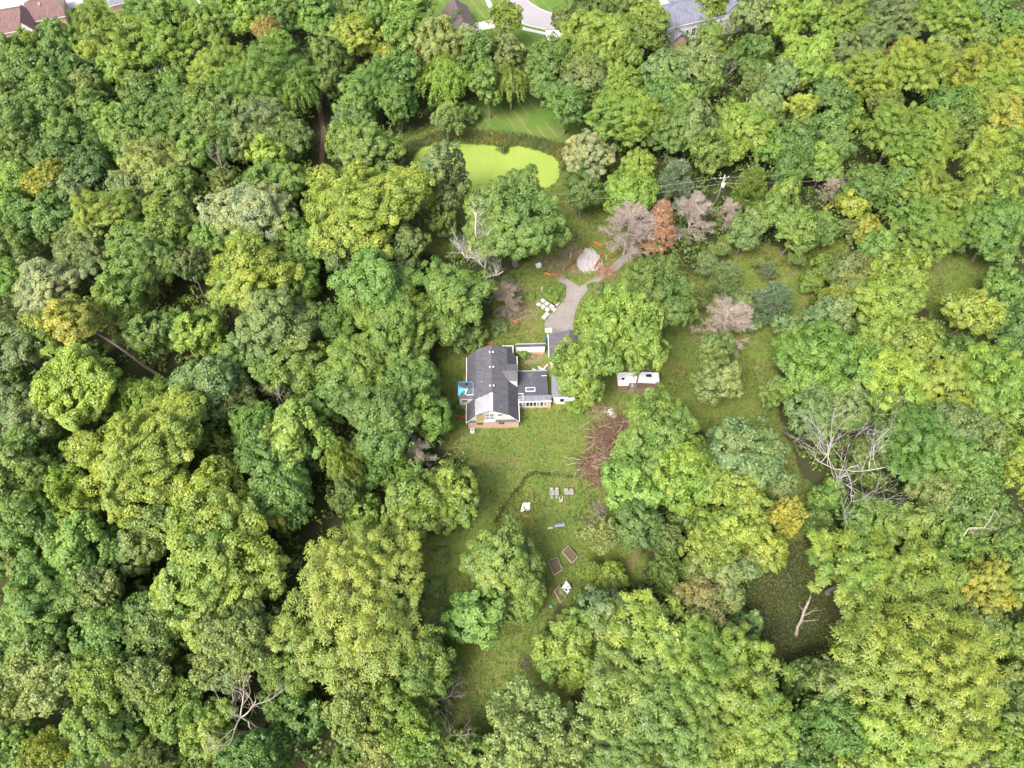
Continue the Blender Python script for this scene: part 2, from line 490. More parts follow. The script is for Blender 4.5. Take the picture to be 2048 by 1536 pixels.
sheet('dirt_path', P((1268, 1088), (1276, 1090), (1274, 1110), (1262, 1128), (1244, 1146), (1236, 1150), (1238, 1140), (1256, 1122), (1268, 1104)), 0.02, M['path'])
sheet('woodland_path', P((637, 170), (643, 172), (645, 225), (651, 262), (649, 310), (646, 345), (638, 345), (640, 300), (642, 262), (636, 225)), 0.02, M['path'])

# streets and drives of the housing estate beyond the wood
sheet('street', P((985, -40), (1000, -10), (1022, 24), (1045, 46), (1092, 58), (1145, 60), (1230, 54), (1225, 27), (1144, 31), (1109, 29), (1080, 19), (1056, 3), (1040, -20), (1035, -40)), 0.02, M['asphalt_grey'])
def kerb(name, pts, w=0.35, h=0.12):
    pts = [Vector((x, y, 0)) for x, y in pts]
    m = MB()
    prof = []
    for i, p in enumerate(pts):
        d = (pts[min(i + 1, len(pts) - 1)] - pts[max(i - 1, 0)]).normalized()
        s = Vector((-d.y, d.x, 0)) * w / 2
        prof.append([p - s, p + s, p + s + Vector((0, 0, h)), p - s + Vector((0, 0, h))])
    for a, b in zip(prof, prof[1:]):
        for i, j in ((3, 2), (0, 3), (2, 1)):
            m.poly([a[i], a[j], b[j], b[i]])
    return tag(m.build(name, M['concrete']), kind='structure')
def dense(pp, k=6):
    pts = [Vector((x, y, 0)) for x, y in P(*pp)]
    out = []
    for i in range(len(pts) - 1):
        p0, p1, p2, p3 = pts[max(i - 1, 0)], pts[i], pts[i + 1], pts[min(i + 2, len(pts) - 1)]
        for q in range(k):
            t = q / k
            o = 0.5 * ((2 * p1) + (p2 - p0) * t + (2 * p0 - 5 * p1 + 4 * p2 - p3) * t * t + (3 * p1 - p0 - 3 * p2 + p3) * t ** 3)
            out.append((o.x, o.y))
    out.append((pts[-1].x, pts[-1].y))
    return out
kerb('near_kerb', dense([(985, -40), (1000, -10), (1022, 24), (1045, 47), (1092, 59)]))
kerb('far_kerb', dense([(1036, -40), (1041, -20), (1056, 2), (1080, 18), (1109, 28), (1144, 30), (1225, 26)]))
sheet('pale_drive', P((928, 50), (982, 40), (1008, 36), (1022, 30), (1034, 45), (991, 55), (944, 64)), 0.03, plain('pale_drive', (0.62, 0.52, 0.44), 0.9, 0.06, 0.4, 'world'), step=1)
sheet('white_drive', P((1091, 60), (1132, 61), (1118, 76), (1094, 88)), 0.03, plain('white_drive', (0.7, 0.67, 0.66), 0.9, 0.05, 0.4, 'world'), step=1)
sheet('pavement', P((1046, 54), (1092, 65), (1092, 70), (1044, 60)), 0.03, M['concrete'], step=1)
sheet('pavement', P((962, -20), (968, -20), (990, 18), (1000, 34), (992, 36), (975, 12)), 0.03, M['concrete'], step=1)
M['apron'] = plain('pale_apron', (0.62, 0.58, 0.56), 0.9, 0.06, 0.4, 'world')
sheet('concrete_forecourt', P((-80, -60), (112, -60), (110, -8), (112, 3), (55, 20), (22, 33), (-20, 50), (-80, 70)), 0.03, M['apron'], step=1)
sheet('concrete_drive', P((108, -40), (175, -40), (166, 4), (160, 12), (140, 18), (118, 4)), 0.03, M['apron'], step=1)
sheet('concrete_drive', P((372, -30), (392, -30), (412, 10), (402, 12)), 0.03, M['apron'], step=1)

# ------------------------------------------------------------------ the main house (local x across, y away from the lawn front, origin at the front wall's foot)
house = thing('house', 'large run-down brick house with dark gambrel roof and white gables in the clearing', 'house', (-3.5, 65.4, 0), math.radians(1.6))
RZ, BZ, EZ, BX, EX = 6.9, 5.25, 2.7, 3.0, 4.95           # ridge, break and eave heights; break and eave distances from the ridge
Y0, Y1 = -0.28, 14.1

house.scale = (.965, 1, 1)
def part(name, mb, mat, parent=None, label=None, smooth=False):
    o = mb.build(name, mat, parent if parent is not None else house, smooth)
    if label: o['label'] = label
    return o

part('brick_wall', MB().box(-4.7, 4.7, 0, 0.25, 0, 2.62), M['brick'], label='salmon brick front wall')
part('brick_wall', MB().box(-4.7, 4.7, 13.55, 13.8, 0, 2.62), M['brick'])
part('brick_wall', MB().box(-4.7, -4.45, 0.25, 13.55, 0, 2.62), M['brick'])
part('brick_wall', MB().box(4.45, 4.7, 0.25, 13.55, 0, 2.62), M['brick'])
def gable(y, th):
    prof = [(-4.66, 2.64), (4.66, 2.64), (BX - 0.05, BZ - 0.14), (0, RZ - 0.2), (-BX + 0.05, BZ - 0.14)]
    m = MB(); f = [(x, y, z) for x, z in prof]; b = [(x, y + th, z) for x, z in prof]
    m.poly(f); m.poly(b[::-1])
    for i in range(5): j = (i + 1) % 5; m.poly([f[j], f[i], b[i], b[j]])
    return m
part('gable_wall', gable(0.02, 0.2), M['siding'], label='white sided front gable')
part('gable_wall', gable(13.58, 0.2), M['siding'])
def slope(name, a, b, y0, y1, mat, label=None):
    (xa, za), (xb, zb) = a, b       # a = upper edge, b = lower edge
    pts = [(xb, y0, zb), (xb, y1, zb), (xa, y1, za), (xa, y0, za)]
    if xb > xa: pts = pts
    else: pts = pts[::-1]
    return part(name, MB().slab(pts, 0.14), mat, label=label)
slope('roof_slope', (0, RZ), (BX, BZ), Y0, Y1, M['shingle'])
slope('roof_slope', (0, RZ), (-BX, BZ), Y0, Y1, M['shingle'])
slope('roof_slope', (BX, BZ), (EX, EZ), Y0, Y1, M['shingle'], 'steep lower roof slope')
slope('roof_slope', (-BX, BZ), (-EX, EZ), Y0, Y1, M['shingle'], 'steep lower roof slope')
part('ridge_cap', MB().slab([(0.14, Y0, RZ + .01), (0.14, Y1, RZ + .01), (0, Y1, RZ + .07), (0, Y0, RZ + .07)], .03).slab([(0, Y0, RZ + .07), (0, Y1, RZ + .07), (-.14, Y1, RZ + .01), (-.14, Y0, RZ + .01)], .03), M['shingle'])
part('gutter', MB().box(EX + .01, EX + .15, Y0, 4.9, EZ - .18, EZ - .05), M['white'])
part('gutter', MB().box(EX + .01, EX + .15, 5.1, Y1, EZ - .18, EZ - .05), M['white'])
part('gutter', MB().box(-EX - .15, -EX - .01, Y0, Y1, EZ - .18, EZ - .05), M['white'])
part('downpipe', MB().box(EX - .2, EX - .1, -.12, -.02, 0, EZ - .1), M['white'])
for s in (1, -1):      # white rake boards of the front gable
    part('rake_board', MB().slab([(s * EX, Y0 - .03, EZ - .16), (s * EX, Y0 - .03, EZ + .03), (s * BX, Y0 - .03, BZ + .03), (s * BX, Y0 - .03, BZ - .16)][::s], .04), M['white'])
for y in (12.3, 9.0, 4.95):
    for s in (-1, 1):
        part('roof_vent', MB().tube([(s * .33, y, RZ - .2), (s * .33, y, RZ + .12), (s * .33, y, RZ + .2)], [.14, .17, .1], 9), M['white'], smooth=True)
part('vent_pipe', MB().tube([(-2.0, 6.4, 5.7), (-2.0, 6.4, 6.2)], .06, 8), M['white'])
part('vent_pipe', MB().tube([(1.75, 0.9, 5.85), (1.75, 0.9, 6.25)], .05, 8), M['metal'])

def window(name, x0, x1, z0, z1, y, parent, facing=-1, cols=2, rows=1, glass='glass', fw=.07, axis='x', frame='white'):
    """Frame with mullions round a pane; on a wall facing -y (axis 'x') or on one facing +-x (axis 'y', then x0..x1 run along y)."""
    def bx(m, a0, a1, d0, d1, c0, c1):
        lo, hi = sorted((y + facing * d0, y + facing * d1))
        return m.box(a0, a1, lo, hi, c0, c1) if axis == 'x' else m.box(lo, hi, a0, a1, c0, c1)
    fr = MB()
    bx(fr, x0 - fw, x0, .0, .06, z0 - fw, z1 + fw); bx(fr, x1, x1 + fw, .0, .06, z0 - fw, z1 + fw)
    bx(fr, x0, x1, .0, .06, z1, z1 + fw); bx(fr, x0, x1, .0, .06, z0 - fw, z0)
    for k in range(1, cols): c = x0 + (x1 - x0) * k / cols; bx(fr, c - fw / 2, c + fw / 2, .005, .055, z0, z1)
    for k in range(1, rows): c = z0 + (z1 - z0) * k / rows; bx(fr, x0, x1, .008, .05, c - fw / 3, c + fw / 3)
    w = part(name, fr, M[frame], parent)
    part('pane', bx(MB(), x0, x1, .0, .025, z0, z1), M[glass], w)
    return w
window('window', -3.0, -1.95, 1.35, 2.15, 0.0, house, frame='plywood')
window('window', 1.2, 2.15, 1.35, 2.15, 0.0, house, frame='plywood')
window('window', -1.35, 0.2, 3.15, 5.3, 0.0, house, cols=2, rows=2, glass='glass_pale', fw=.1)
window('window', 0.95, 1.75, 4.35, 5.15, 0.0, house, cols=1, rows=2)
part('sill', MB().box(-1.6, .45, -.3, -.02, 2.72, 2.98), M['white'])
part('pent_roof', MB().slab([(.5, -.28, 2.58), (4.8, -.28, 2.58), (4.8, -.0, 3.0), (.5, -.0, 3.0)], .08), M['shingle'])
part('pent_roof', MB().slab([(-4.8, -.28, 2.58), (-3.2, -.28, 2.58), (-3.2, -.0, 2.9), (-4.8, -.0, 2.9)], .08), M['shingle'])
part('plywood_panel', MB().box(-3.05, -1.5, -.06, .0, 2.75, 5.15), M['plywood'], label='bare plywood panel boarding up the gable')
part('underlay_strip', MB().slab([(-.55, -.3, RZ - .27), (.12, -.3, RZ + .1), (.12, 3.5, RZ + .1), (-.55, 3.5, RZ - .27)], .05), M['white'], label='exposed white strip along the broken ridge')

def draped(name, corners, nu, nv, amp, mat, label, cat, seed, th=.03):
    """A crumpled sheet lying on the quad of four corners."""
    r = np.random.default_rng(seed)
    a, b, c, d = [np.array(q, float) for q in corners]
    u, v = np.meshgrid(np.linspace(0, 1, nu), np.linspace(0, 1, nv))
    p = (a[None, None] * ((1 - u) * (1 - v))[..., None] + b * (u * (1 - v))[..., None] + c * (u * v)[..., None] + d * ((1 - u) * v)[..., None])
    nrm = unit_(np.cross(b - a, d - a)); nrm = nrm if nrm[2] > 0 else -nrm
    h = np.zeros(u.shape)
    for _ in range(6):
        ang, fr, ph = r.uniform(0, 3.14), r.uniform(4, 13), r.uniform(0, 6)
        h += np.abs(np.sin((u * math.cos(ang) + v * math.sin(ang)) * fr + ph)) * amp / 3
    p = p + nrm * (0.05 + h)[..., None]
    edge = (u > .01) & (u < .99) & (v > .01) & (v < .99)
    p[~edge] += r.normal(size=p[~edge].shape) * amp * .6 * np.array([1, 1, 0])
    V = np.concatenate([p.reshape(-1, 3), (p - nrm * th).reshape(-1, 3)])
    i = (np.arange(nv - 1)[:, None] * nu + np.arange(nu - 1)[None]).ravel()
    F = np.stack([i, i + 1, i + 1 + nu, i + nu], 1); n = nu * nv
    o = link(name, np_mesh(name, V, np.concatenate([F, F[:, ::-1] + n]), mat, False))
    if cat: tag(o, label, cat)
    return o
def unit_(a): return a / np.linalg.norm(a)
HM = Matrix.Translation(house.location) @ Matrix.Rotation(house.rotation_euler.z, 4, 'Z') @ Matrix.Diagonal((.965, 1, 1, 1))
def hw(*p): return tuple(HM @ Vector(p))
rs = lambda x: RZ - (RZ - BZ) * abs(x) / BX
draped('grey_tarp', [hw(-3.15, -.35, rs(3.05)), hw(-.5, -.3, rs(.5)), hw(-.5, 3.4, rs(.5)), hw(-3.2, 3.0, rs(3.1))], 26, 30, .06, M['tarp_grey'],
       'pale grey tarp patched over the broken front corner of the gambrel roof', 'tarp', 3)

# left dormer with the blue tarp, right dormer
def dormer(x_out, x_in_e, x_in_r, y0, y1, ze, zr, sign, label):
    ym = (y0 + y1) / 2
    d = part('dormer', MB().box(min(x_out * .985, x_in_e), max(x_out * .985, x_in_e), y0 + .12, y1 - .12, 2.3, ze - .08), M['siding'], label=label)
    for ya, order in ((y0, 1), (y1, -1)):
        pts = [(x_out, ya, ze), (x_in_e, ya, ze), (x_in_r, ym, zr), (x_out, ym, zr)]
        if sign > 0: pts = pts[::-1]
        if order < 0: pts = pts[::-1]
        part('dormer_roof', MB().slab(pts, .1), M['shingle'], d)
    m = MB()
    xa = x_out * .985
    m.poly([(xa, y0 + .12, ze - .08), (xa, y1 - .12, ze - .08), (xa, ym, zr - .1)][::(1 if sign > 0 else -1)])
    part('dormer_gable', m, M['siding'], d)
    return d
dl = dormer(-6.35, -3.4, -2.75, 3.55, 7.25, 4.75, 5.4, -1, 'left dormer wing with white front wall')
window('dormer_window', -5.75, -4.75, 3.3, 4.3, 3.67, dl, cols=1, rows=2, fw=.05)
part('dormer_base', MB().box(-6.1, -4.72, 3.9, 7.0, 0, 2.28), M['brick'], dl)
dr = dormer(4.93, 3.1, 1.95, 6.9, 10.6, 5.2, 5.85, 1, 'right dormer with white cheek')

bt = thing('blue_tarp', 'torn bright blue tarp battened to the roof of the left dormer', 'tarp', hw(-4.8, 5.4, 5.4), house.rotation_euler.z)
def bt_slab(name, pts, mat): o = MB().slab([(x + 4.8, y - 5.4, z - 5.4) for x, y, z in pts], .02).build(name, mat, bt); return o
zs = lambda y: 5.4 - .65 * abs(y - 5.4) / 1.85 + .06
bt_slab('sheet', [(-6.38, 4.0, zs(4.0)), (-5.5, 4.9, zs(4.9)), (-4.6, 5.15, zs(5.15)), (-4.6, 5.4, zs(5.4)), (-6.38, 5.4, zs(5.4))], M['tarp_blue'])
bt_slab('sheet', [(-6.38, 5.42, zs(5.42)), (-5.4, 5.42, zs(5.42)), (-6.1, 6.0, zs(6.0)), (-6.38, 6.6, zs(6.6))], M['tarp_blue'])
bt_slab('edge_strip', [(-6.38, 7.05, zs(7.05)), (-3.75, 7.05, zs(7.05)), (-3.75, 7.2, zs(7.2)), (-6.38, 7.2, zs(7.2))], M['tarp_blue'])
bt_slab('edge_strip', [(-3.72, 4.2, zs(4.2)), (-3.6, 4.2, zs(4.2)), (-3.6, 5.4, zs(5.4)), (-3.72, 5.4, zs(5.4))], M['tarp_blue'])
bt_slab('edge_strip', [(-3.72, 5.41, zs(5.41)), (-3.6, 5.41, zs(5.41)), (-3.6, 7.04, zs(7.04)), (-3.72, 7.04, zs(7.04))], M['tarp_blue'])
bt_slab('edge_strip', [(-4.9, 4.15, zs(4.15) + .01), (-3.6, 4.15, zs(4.15) + .01), (-3.6, 4.25, zs(4.25) + .01), (-4.9, 4.25, zs(4.25) + .01)], M['white'])
bt_slab('torn_strip', [(-5.2, 4.3, zs(4.3) + .02), (-5.05, 4.3, zs(4.3) + .02), (-4.75, 5.2, zs(5.2) + .02), (-4.95, 5.2, zs(5.2) + .02)], M['white'])
part('vent_box', MB().box(-5.05, -4.7, 6.25, 6.6, 5.0, 5.35), M['dark'], dl)

# back porch roof with a white edge
part('porch_roof', MB().box(2.1, 4.2, 14.15, 16.4, 2.6, 2.75), M['membrane'])
part('porch_trim', MB().box(2.1, 4.2, 16.41, 16.55, 2.55, 2.85).box(4.21, 4.36, 14.15, 16.55, 2.55, 2.85), M['white'])

# the flat-roofed sunroom between the house and the wing
sr = part('sunroom', MB().box(4.9, 10.75, 5.2, 10.45, 2.55, 2.8), M['membrane'], label='flat dark sunroom roof')
part('parapet', MB().box(4.95, 10.75, 10.46, 10.62, 2.5, 2.95), M['metal'], sr)
part('roof_strip', MB().slab([(4.95, 4.0, 2.6), (11.35, 4.0, 2.6), (11.35, 5.19, 2.72), (4.95, 5.19, 2.72)], .1), M['shingle_pale'], sr)
part('fascia', MB().box(4.95, 11.4, 3.9, 3.99, 2.4, 2.64), M['white'], sr)
part('skylight', MB().box(6.45, 8.3, 5.95, 6.05, 2.81, 2.95).box(6.45, 8.3, 6.75, 6.85, 2.81, 2.95).box(6.45, 6.55, 6.05, 6.75, 2.81, 2.95).box(8.2, 8.3, 6.05, 6.75, 2.81, 2.95), M['white'], sr)
part('batten', MB().box(5.85, 5.95, 4.1, 5.6, 2.81, 2.88).box(5.0, 5.85, 5.5, 5.6, 2.81, 2.88), M['white'], sr)
part('batten', MB().box(9.7, 10.7, 9.35, 9.45, 2.81, 2.87), M['white'], sr)
part('sill_wall', MB().box(5.0, 10.55, 4.02, 4.4, 0, .7), M['brick'], sr)
part('brick_pier', MB().box(10.56, 11.3, 4.01, 4.5, 0, 2.39), M['brick'], sr)
part('side_wall', MB().box(10.6, 10.8, 4.55, 10.4, 0, 2.54), M['brick'], sr)
part('back_wall', MB().box(5.0, 10.58, 10.2, 10.4, 0, 2.54), M['white'], sr)
for k in range(8):
    x0 = 5.08 + k * .685
    window('window', x0 + .06, x0 + .61, .8, 2.2, 4.02, sr, cols=1, fw=.07, glass=['glass_pale', 'glass_pale', 'dark', 'dark', 'glass', 'glass_pale', 'glass', 'glass_pale'][k])
part('window_head', MB().box(5.0, 10.55, 4.03, 4.2, 2.28, 2.48), M['white'], sr)
part('window_backing', MB().box(5.0, 10.55, 4.04, 4.2, .71, 2.27), M['dark'], sr)

# white-roofed breezeway at the back of the courtyard
bw = part('breezeway', MB().box(4.85, 10.8, 16.25, 16.7, 2.66, 2.8), M['membrane'], label='narrow dark breezeway roof')
part('brick_wall', MB().box(4.9, 10.75, 16.4, 16.6, 0, 2.64), M['brick'], bw)
part('white_wall', MB().box(4.9, 10.75, 16.33, 16.395, .7, 2.65), M['white'], bw)
part('coping', MB().box(4.8, 10.9, 16.71, 16.95, 2.6, 2.9), M['metal'], bw)
part('vent_pipe', MB().tube([(9.3, 16.45, 2.8), (9.3, 16.45, 3.15)], .06, 8), M['metal'], bw)

# garage wing on the right, half under the trees (world axes)
wing = thing('garage_wing', 'slate grey hipped garage wing with white chimney cap, half under the tree', 'house wing', (7.3, 70.3, 0))
def wpart(name, mb, mat, parent=None, label=None):
    for i, v in enumerate(mb.v): mb.v[i] = (v[0] - 7.3, v[1] - 70.3, v[2])
    return part(name, mb, mat, parent if parent is not None else wing, label)
wpart('wall', MB().box(7.7, 14.8, 79.7, 84.0, 0, 2.6), M['brick'])
wpart('roof_slope', MB().slab([(7.2, 79.5, 2.7), (11.2, 79.5, 4.6), (11.2, 84.6, 4.6), (7.2, 84.6, 2.7)], .14), M['shingle'])
wpart('roof_slope', MB().slab([(11.2, 79.5, 4.6), (15.2, 79.5, 2.7), (15.2, 84.6, 2.7), (11.2, 84.6, 4.6)], .14), M['shingle'])
wpart('gutter', MB().box(7.03, 7.18, 79.5, 84.7, 2.52, 2.68), M['white'])
wpart('wall', MB().box(7.8, 13.2, 70.75, 79.3, 0, 2.62), M['white'])
wpart('roof_slope', MB().slab([(7.4, 70.3, 2.75), (13.5, 70.3, 2.75), (13.5, 79.48, 4.42), (12.2, 79.48, 4.42), (7.4, 75.5, 3.7)], .14), M['shingle_pale'], label='front roof slope, coloured paler for the sky light on it')  # same roof as its neighbour; sky light on this slope is put into the colour
wpart('roof_slope', MB().slab([(7.4, 75.5, 3.7), (12.2, 79.48, 4.42), (7.4, 79.48, 2.95)], .14), M['shingle'])
wpart('gable_end', MB().poly([(14.85, 83.9, 2.6), (7.75, 83.9, 2.6), (11.2, 83.9, 4.35)]), M['siding'])
wpart('gable_end', MB().poly([(7.75, 79.75, 2.6), (14.85, 79.75, 2.6), (11.2, 79.75, 4.35)]), M['siding'])
wpart('fascia', MB().box(7.7, 13.5, 70.16, 70.28, 2.5, 2.78), M['white'])
wpart('front_wall', MB().box(8.3, 13.2, 70.5, 70.72, 0, 2.58), M['siding'])
window('window', 9.0 - 7.3, 9.75 - 7.3, .9, 2.2, 70.5 - 70.3, wing, cols=1, glass='dark')
ch = wpart('chimney', MB().box(7.35, 8.15, 76.2, 77.0, 2.5, 4.75), M['brick'])
wpart('chimney_cap', MB().box(7.27, 8.23, 76.12, 77.08, 4.76, 4.92), M['white'], ch)
wpart('flue', MB().box(7.55, 7.95, 76.4, 76.8, 4.925, 5.1), M['dark'], ch)

# white-roofed outbuilding to the right
shed = thing('outbuilding', 'low brick outbuilding with white metal roof beside the bare trunk', 'shed', (20, 73.2, 0))
def spart(name, mb, mat, parent=None):
    for i, v in enumerate(mb.v): mb.v[i] = (v[0] - 20, v[1] - 73.2, v[2])
    return part(name, mb, mat, parent if parent is not None else shed)
spart('roof_panel', MB().slab([(19.95, 73.05, 2.5), (22.0, 73.05, 2.62), (22.0, 73.55, 2.63), (24.2, 73.55, 2.78), (24.2, 76.0, 2.78), (19.95, 76.0, 2.5)], .1), M['white_old'])
spart('roof_panel', MB().slab([(24.21, 73.55, 2.78), (27.9, 73.5, 2.5), (27.9, 76.0, 2.5), (24.21, 76.0, 2.78)], .1), M['white_old'])
spart('brick_wall', MB().box(20.1, 22.0, 73.3, 73.5, 0, 2.36), M['brick_dark'])
spart('brick_wall', MB().box(22.01, 27.7, 73.9, 74.1, 0, 2.4), M['brick_dark'])
spart('brick_wall', MB().box(20.1, 20.3, 73.51, 75.8, 0, 2.36), M['brick_dark'])
spart('brick_wall', MB().box(27.5, 27.7, 74.11, 75.8, 0, 2.36), M['brick_dark'])
spart('brick_wall', MB().box(20.31, 27.49, 75.6, 75.8, 0, 2.4), M['brick_dark'])
spart('roof_hatch', MB().box(20.75, 21.25, 74.3, 74.7, 2.5, 2.68), M['dark'])
spart('roof_hatch', MB().box(25.4, 26.4, 74.9, 75.4, 2.6, 2.82), M['dark'])
spart('wall_unit', MB().box(22.5, 23.2, 73.5, 73.89, .9, 1.6), M['metal'])
spart('seam', MB().box(22.95, 23.0, 73.6, 75.95, 2.69, 2.73), M['metal'])

# ------------------------------------------------------------------ houses of the estate at the top of the photograph
def frame_from(px0, px1):
    a, b = ground_at(*px0), ground_at(*px1)
    d = (b - a).normalized()
    return a, math.atan2(d.y, d.x)
def estate_house(label, origin, rz, blocks, mats, extra=None):
    """blocks: (x0, x1, y0, y1, eave, ridge, ridge axis, hip) in the house's own axes."""
    h = thing('estate_house', label, 'house', (origin.x, origin.y, 0), rz, 'houses of the estate')
    for (x0, x1, y0, y1, ze, zr, ax, hip) in blocks:
        part('wall', MB().box(x0 + .4, x1 - .4, y0 + .4, y1 - .4, 0, ze - .05), mats[0], h)
        if ax == 'x':
            ym = (y0 + y1) / 2; a, b = x0 + hip, x1 - hip
            part('roof_slope', MB().slab([(x0, y0, ze), (x1, y0, ze), (b, ym, zr), (a, ym, zr)], .15), mats[1], h)
            part('roof_slope', MB().slab([(x1, y1, ze), (x0, y1, ze), (a, ym, zr), (b, ym, zr)], .15), mats[1], h)
            ends = [[(x0, y1, ze), (x0, y0, ze), (a, ym, zr)], [(x1, y0, ze), (x1, y1, ze), (b, ym, zr)]]
        else:
            xm = (x0 + x1) / 2; a, b = y0 + hip, y1 - hip
            part('roof_slope', MB().slab([(x1, y0, ze), (x1, y1, ze), (xm, b, zr), (xm, a, zr)], .15), mats[1], h)
            part('roof_slope', MB().slab([(x0, y1, ze), (x0, y0, ze), (xm, a, zr), (xm, b, zr)], .15), mats[1], h)
            ends = [[(x0, y0, ze), (x1, y0, ze), (xm, a, zr)], [(x1, y1, ze), (x0, y1, ze), (xm, b, zr)]]
        for e in ends:
            if hip: part('roof_slope', MB().slab(e, .15), mats[1], h)
            else:
                part('gable', MB().slab([((x * .97 + .03 * (x0 + x1) / 2), (y * .97 + .03 * (y0 + y1) / 2), z - .12) for x, y, z in e], .2), mats[2], h)
        part('fascia', MB().box(x0 - .08, x1 + .08, y0 - .12, y0 - .02, ze - .28, ze - .1), M['white'], h)
    return h
# brown-roofed house, top left
o, rz = frame_from((-10, 92), (120, 68))
hb = estate_house('brown-roofed house at the top left corner by the concrete forecourt', o, rz,
    [(-6, 9.0, 0, 12, 3.0, 5.6, 'x', 0), (10.0, 19.5, 3, 14, 3.0, 5.3, 'x', 0), (7.4, 11.6, -1.5, 7, 3.2, 5.9, 'y', 0)], (M['brick'], M['shingle_brown'], M['siding']))
for x, y, z in ((14, 7, 5.1), (3.5, 3.5, 4.7), (19, 9.5, 5.2)):
    part('roof_vent', MB().tube([(x, y, z - .3), (x, y, z + .25), (x, y, z + .35)], [.16, .2, .1], 8), M['white'], hb)
# slate-roofed white house, top right
o, rz = frame_from((1338, 108), (1405, 92))
hs = estate_house('white house with slate blue hipped roofs and a brick gable, top right', o, rz,
    [(0, 22, 3, 13, 5.6, 8.6, 'x', 5), (6, 14, 9, 20, 5.6, 9.4, 'y', 4), (15, 24, 2, 16, 5.4, 9.0, 'y', 0)], (M['siding'], M['shingle_blue'], M['siding']))
part('brick_gable', MB().box(.6, 5.2, .8, 3.3, 0, 3.0), M['brick'], hs)
part('roof_slope', MB().slab([(5.6, .3, 3.0), (5.6, 3.35, 3.0), (2.9, 3.35, 4.9), (2.9, .3, 4.9)], .15), M['shingle_blue'], hs)
part('roof_slope', MB().slab([(.2, 3.35, 3.0), (.2, .3, 3.0), (2.9, .3, 4.9), (2.9, 3.35, 4.9)], .15), M['shingle_blue'], hs)
part('gable', MB().slab([(.6, .78, 3.0), (5.2, .78, 3.0), (2.9, .78, 4.7)], .1), M['brick'], hs)
window('window', 8, 9.1, 1.4, 3.6, 3.4, hs, cols=2, rows=2)
window('window', 6.2, 6.9, 1.2, 3.4, 3.4, hs, cols=1)
# dark-roofed house between the trees, top middle
o, rz = frame_from((902, 88), (950, 80))
estate_house('dark brown-roofed house half hidden by trees beside the pale drive', o, rz, [(0, 7.5, 0, 11, 3.2, 6.0, 'y', 0)], (M['siding'], plain('umber_shingle', (.13, .1, .095), .9, .2, 1.0), M['siding']))
# grey-roofed house at the top left edge
o, rz = frame_from((228, 34), (290, 18))
estate_house('grey-roofed house at the top edge behind the lacy trees', o, rz, [(0, 11, 0, 10, 3.2, 5.6, 'x', 3)], (M['brick'], M['shingle_pale'], M['siding']))

# parked car on the forecourt
def make_car(label, x, y, rz):
    c = thing('parked_car', label, 'car', (x, y, 0), rz)
    L, W = 4.7, 1.85
    prof = [(-2.35, .35), (-2.33, .85), (-2.2, 1.0), (-1.95, 1.05), (-1.5, 1.62), (-.3, 1.68), (.55, 1.6), (1.15, 1.06), (2.0, .95), (2.3, .78), (2.35, .35)]
    m = MB()
    lw = [W / 2 - (.0 if z < 1.06 else .16 * min(1, (z - 1.05) / .6)) for x_, z in prof]
    Lp = [(x_, -w, z) for (x_, z), w in zip(prof, lw)]; Rp = [(x_, w, z) for (x_, z), w in zip(prof, lw)]
    m.poly(Lp); m.poly(Rp[::-1])
    for i in range(len(prof)): j = (i + 1) % len(prof); m.poly([Lp[i], Rp[i], Rp[j], Lp[j]][::-1])
    b = part('body', m, M['car_paint'], c)
    part('windscreen', MB().slab([(1.12, -.72, 1.11), (1.12, .72, 1.11), (.6, .66, 1.585), (.6, -.66, 1.585)], .03), M['glass'], c)
    part('rear_window', MB().slab([(-1.93, .7, 1.1), (-1.93, -.7, 1.1), (-1.53, -.64, 1.6), (-1.53, .64, 1.6)], .03), M['glass'], c)
    for s in (-1, 1):
        q = [(-1.75, 1.1), (-1.4, 1.5), (.4, 1.5), (.95, 1.1)]
        part('side_window', MB().slab([(x_, s * (W / 2 + .012 - .16 * (z - 1.05) / .6), z) for x_, z in (q if s > 0 else q[::-1])], .03), M['glass'], c)
        for xx in (-1.4, 1.45):
            w = part('wheel', MB().tube([(xx, s * (W / 2 - .18), .34), (xx, s * (W / 2 + .02), .34)], .34, 16), M['rubber'], c)
            part('rim', MB().tube([(xx, s * (W / 2 + .02), .34), (xx, s * (W / 2 + .035), .34)], .2, 12), M['metal'], w)
        part('headlight', MB().box(2.28, 2.34, min(s * .5, s * .85), max(s * .5, s * .85), .68, .8), M['white'], c)
        part('tail_light', MB().box(-2.38, -2.31, min(s * .55, s * .88), max(s * .55, s * .88), .8, .98), M['net'], c)
    return c
pc = ground_at(72, 14)
make_car('silver-blue estate car parked on the concrete forecourt, top left', pc.x, pc.y, math.radians(22))

# ------------------------------------------------------------------ trees: prototypes
rng = np.random.default_rng(7)
def wobble(C, R, r):
    """Pushes a crown out of round."""
    D = np.zeros_like(C)
    for f, amp in ((1.3, .10), (2.6, .055), (5.0, .028)):
        for k in range(3):
            w = r.normal(size=3); w /= np.linalg.norm(w)
            D[:, k] += np.sin(C @ w * f / R * 2.2 + r.uniform(0, 6.28)) * amp * R
    return C + D * np.array([1, 1, .8])
def drift(C, R, r):
    """Slow change of tint through a crown."""
    w = r.normal(size=3); w /= np.linalg.norm(w)
    w2 = r.normal(size=3); w2 /= np.linalg.norm(w2)
    return .16 * np.sin(C @ w * 2.2 / R + r.uniform(0, 6.28)) + .12 * np.sin(C @ w2 * 4.5 / R + r.uniform(0, 6.28))
def unit(a): return a / np.maximum(np.linalg.norm(a, axis=-1, keepdims=True), 1e-9)

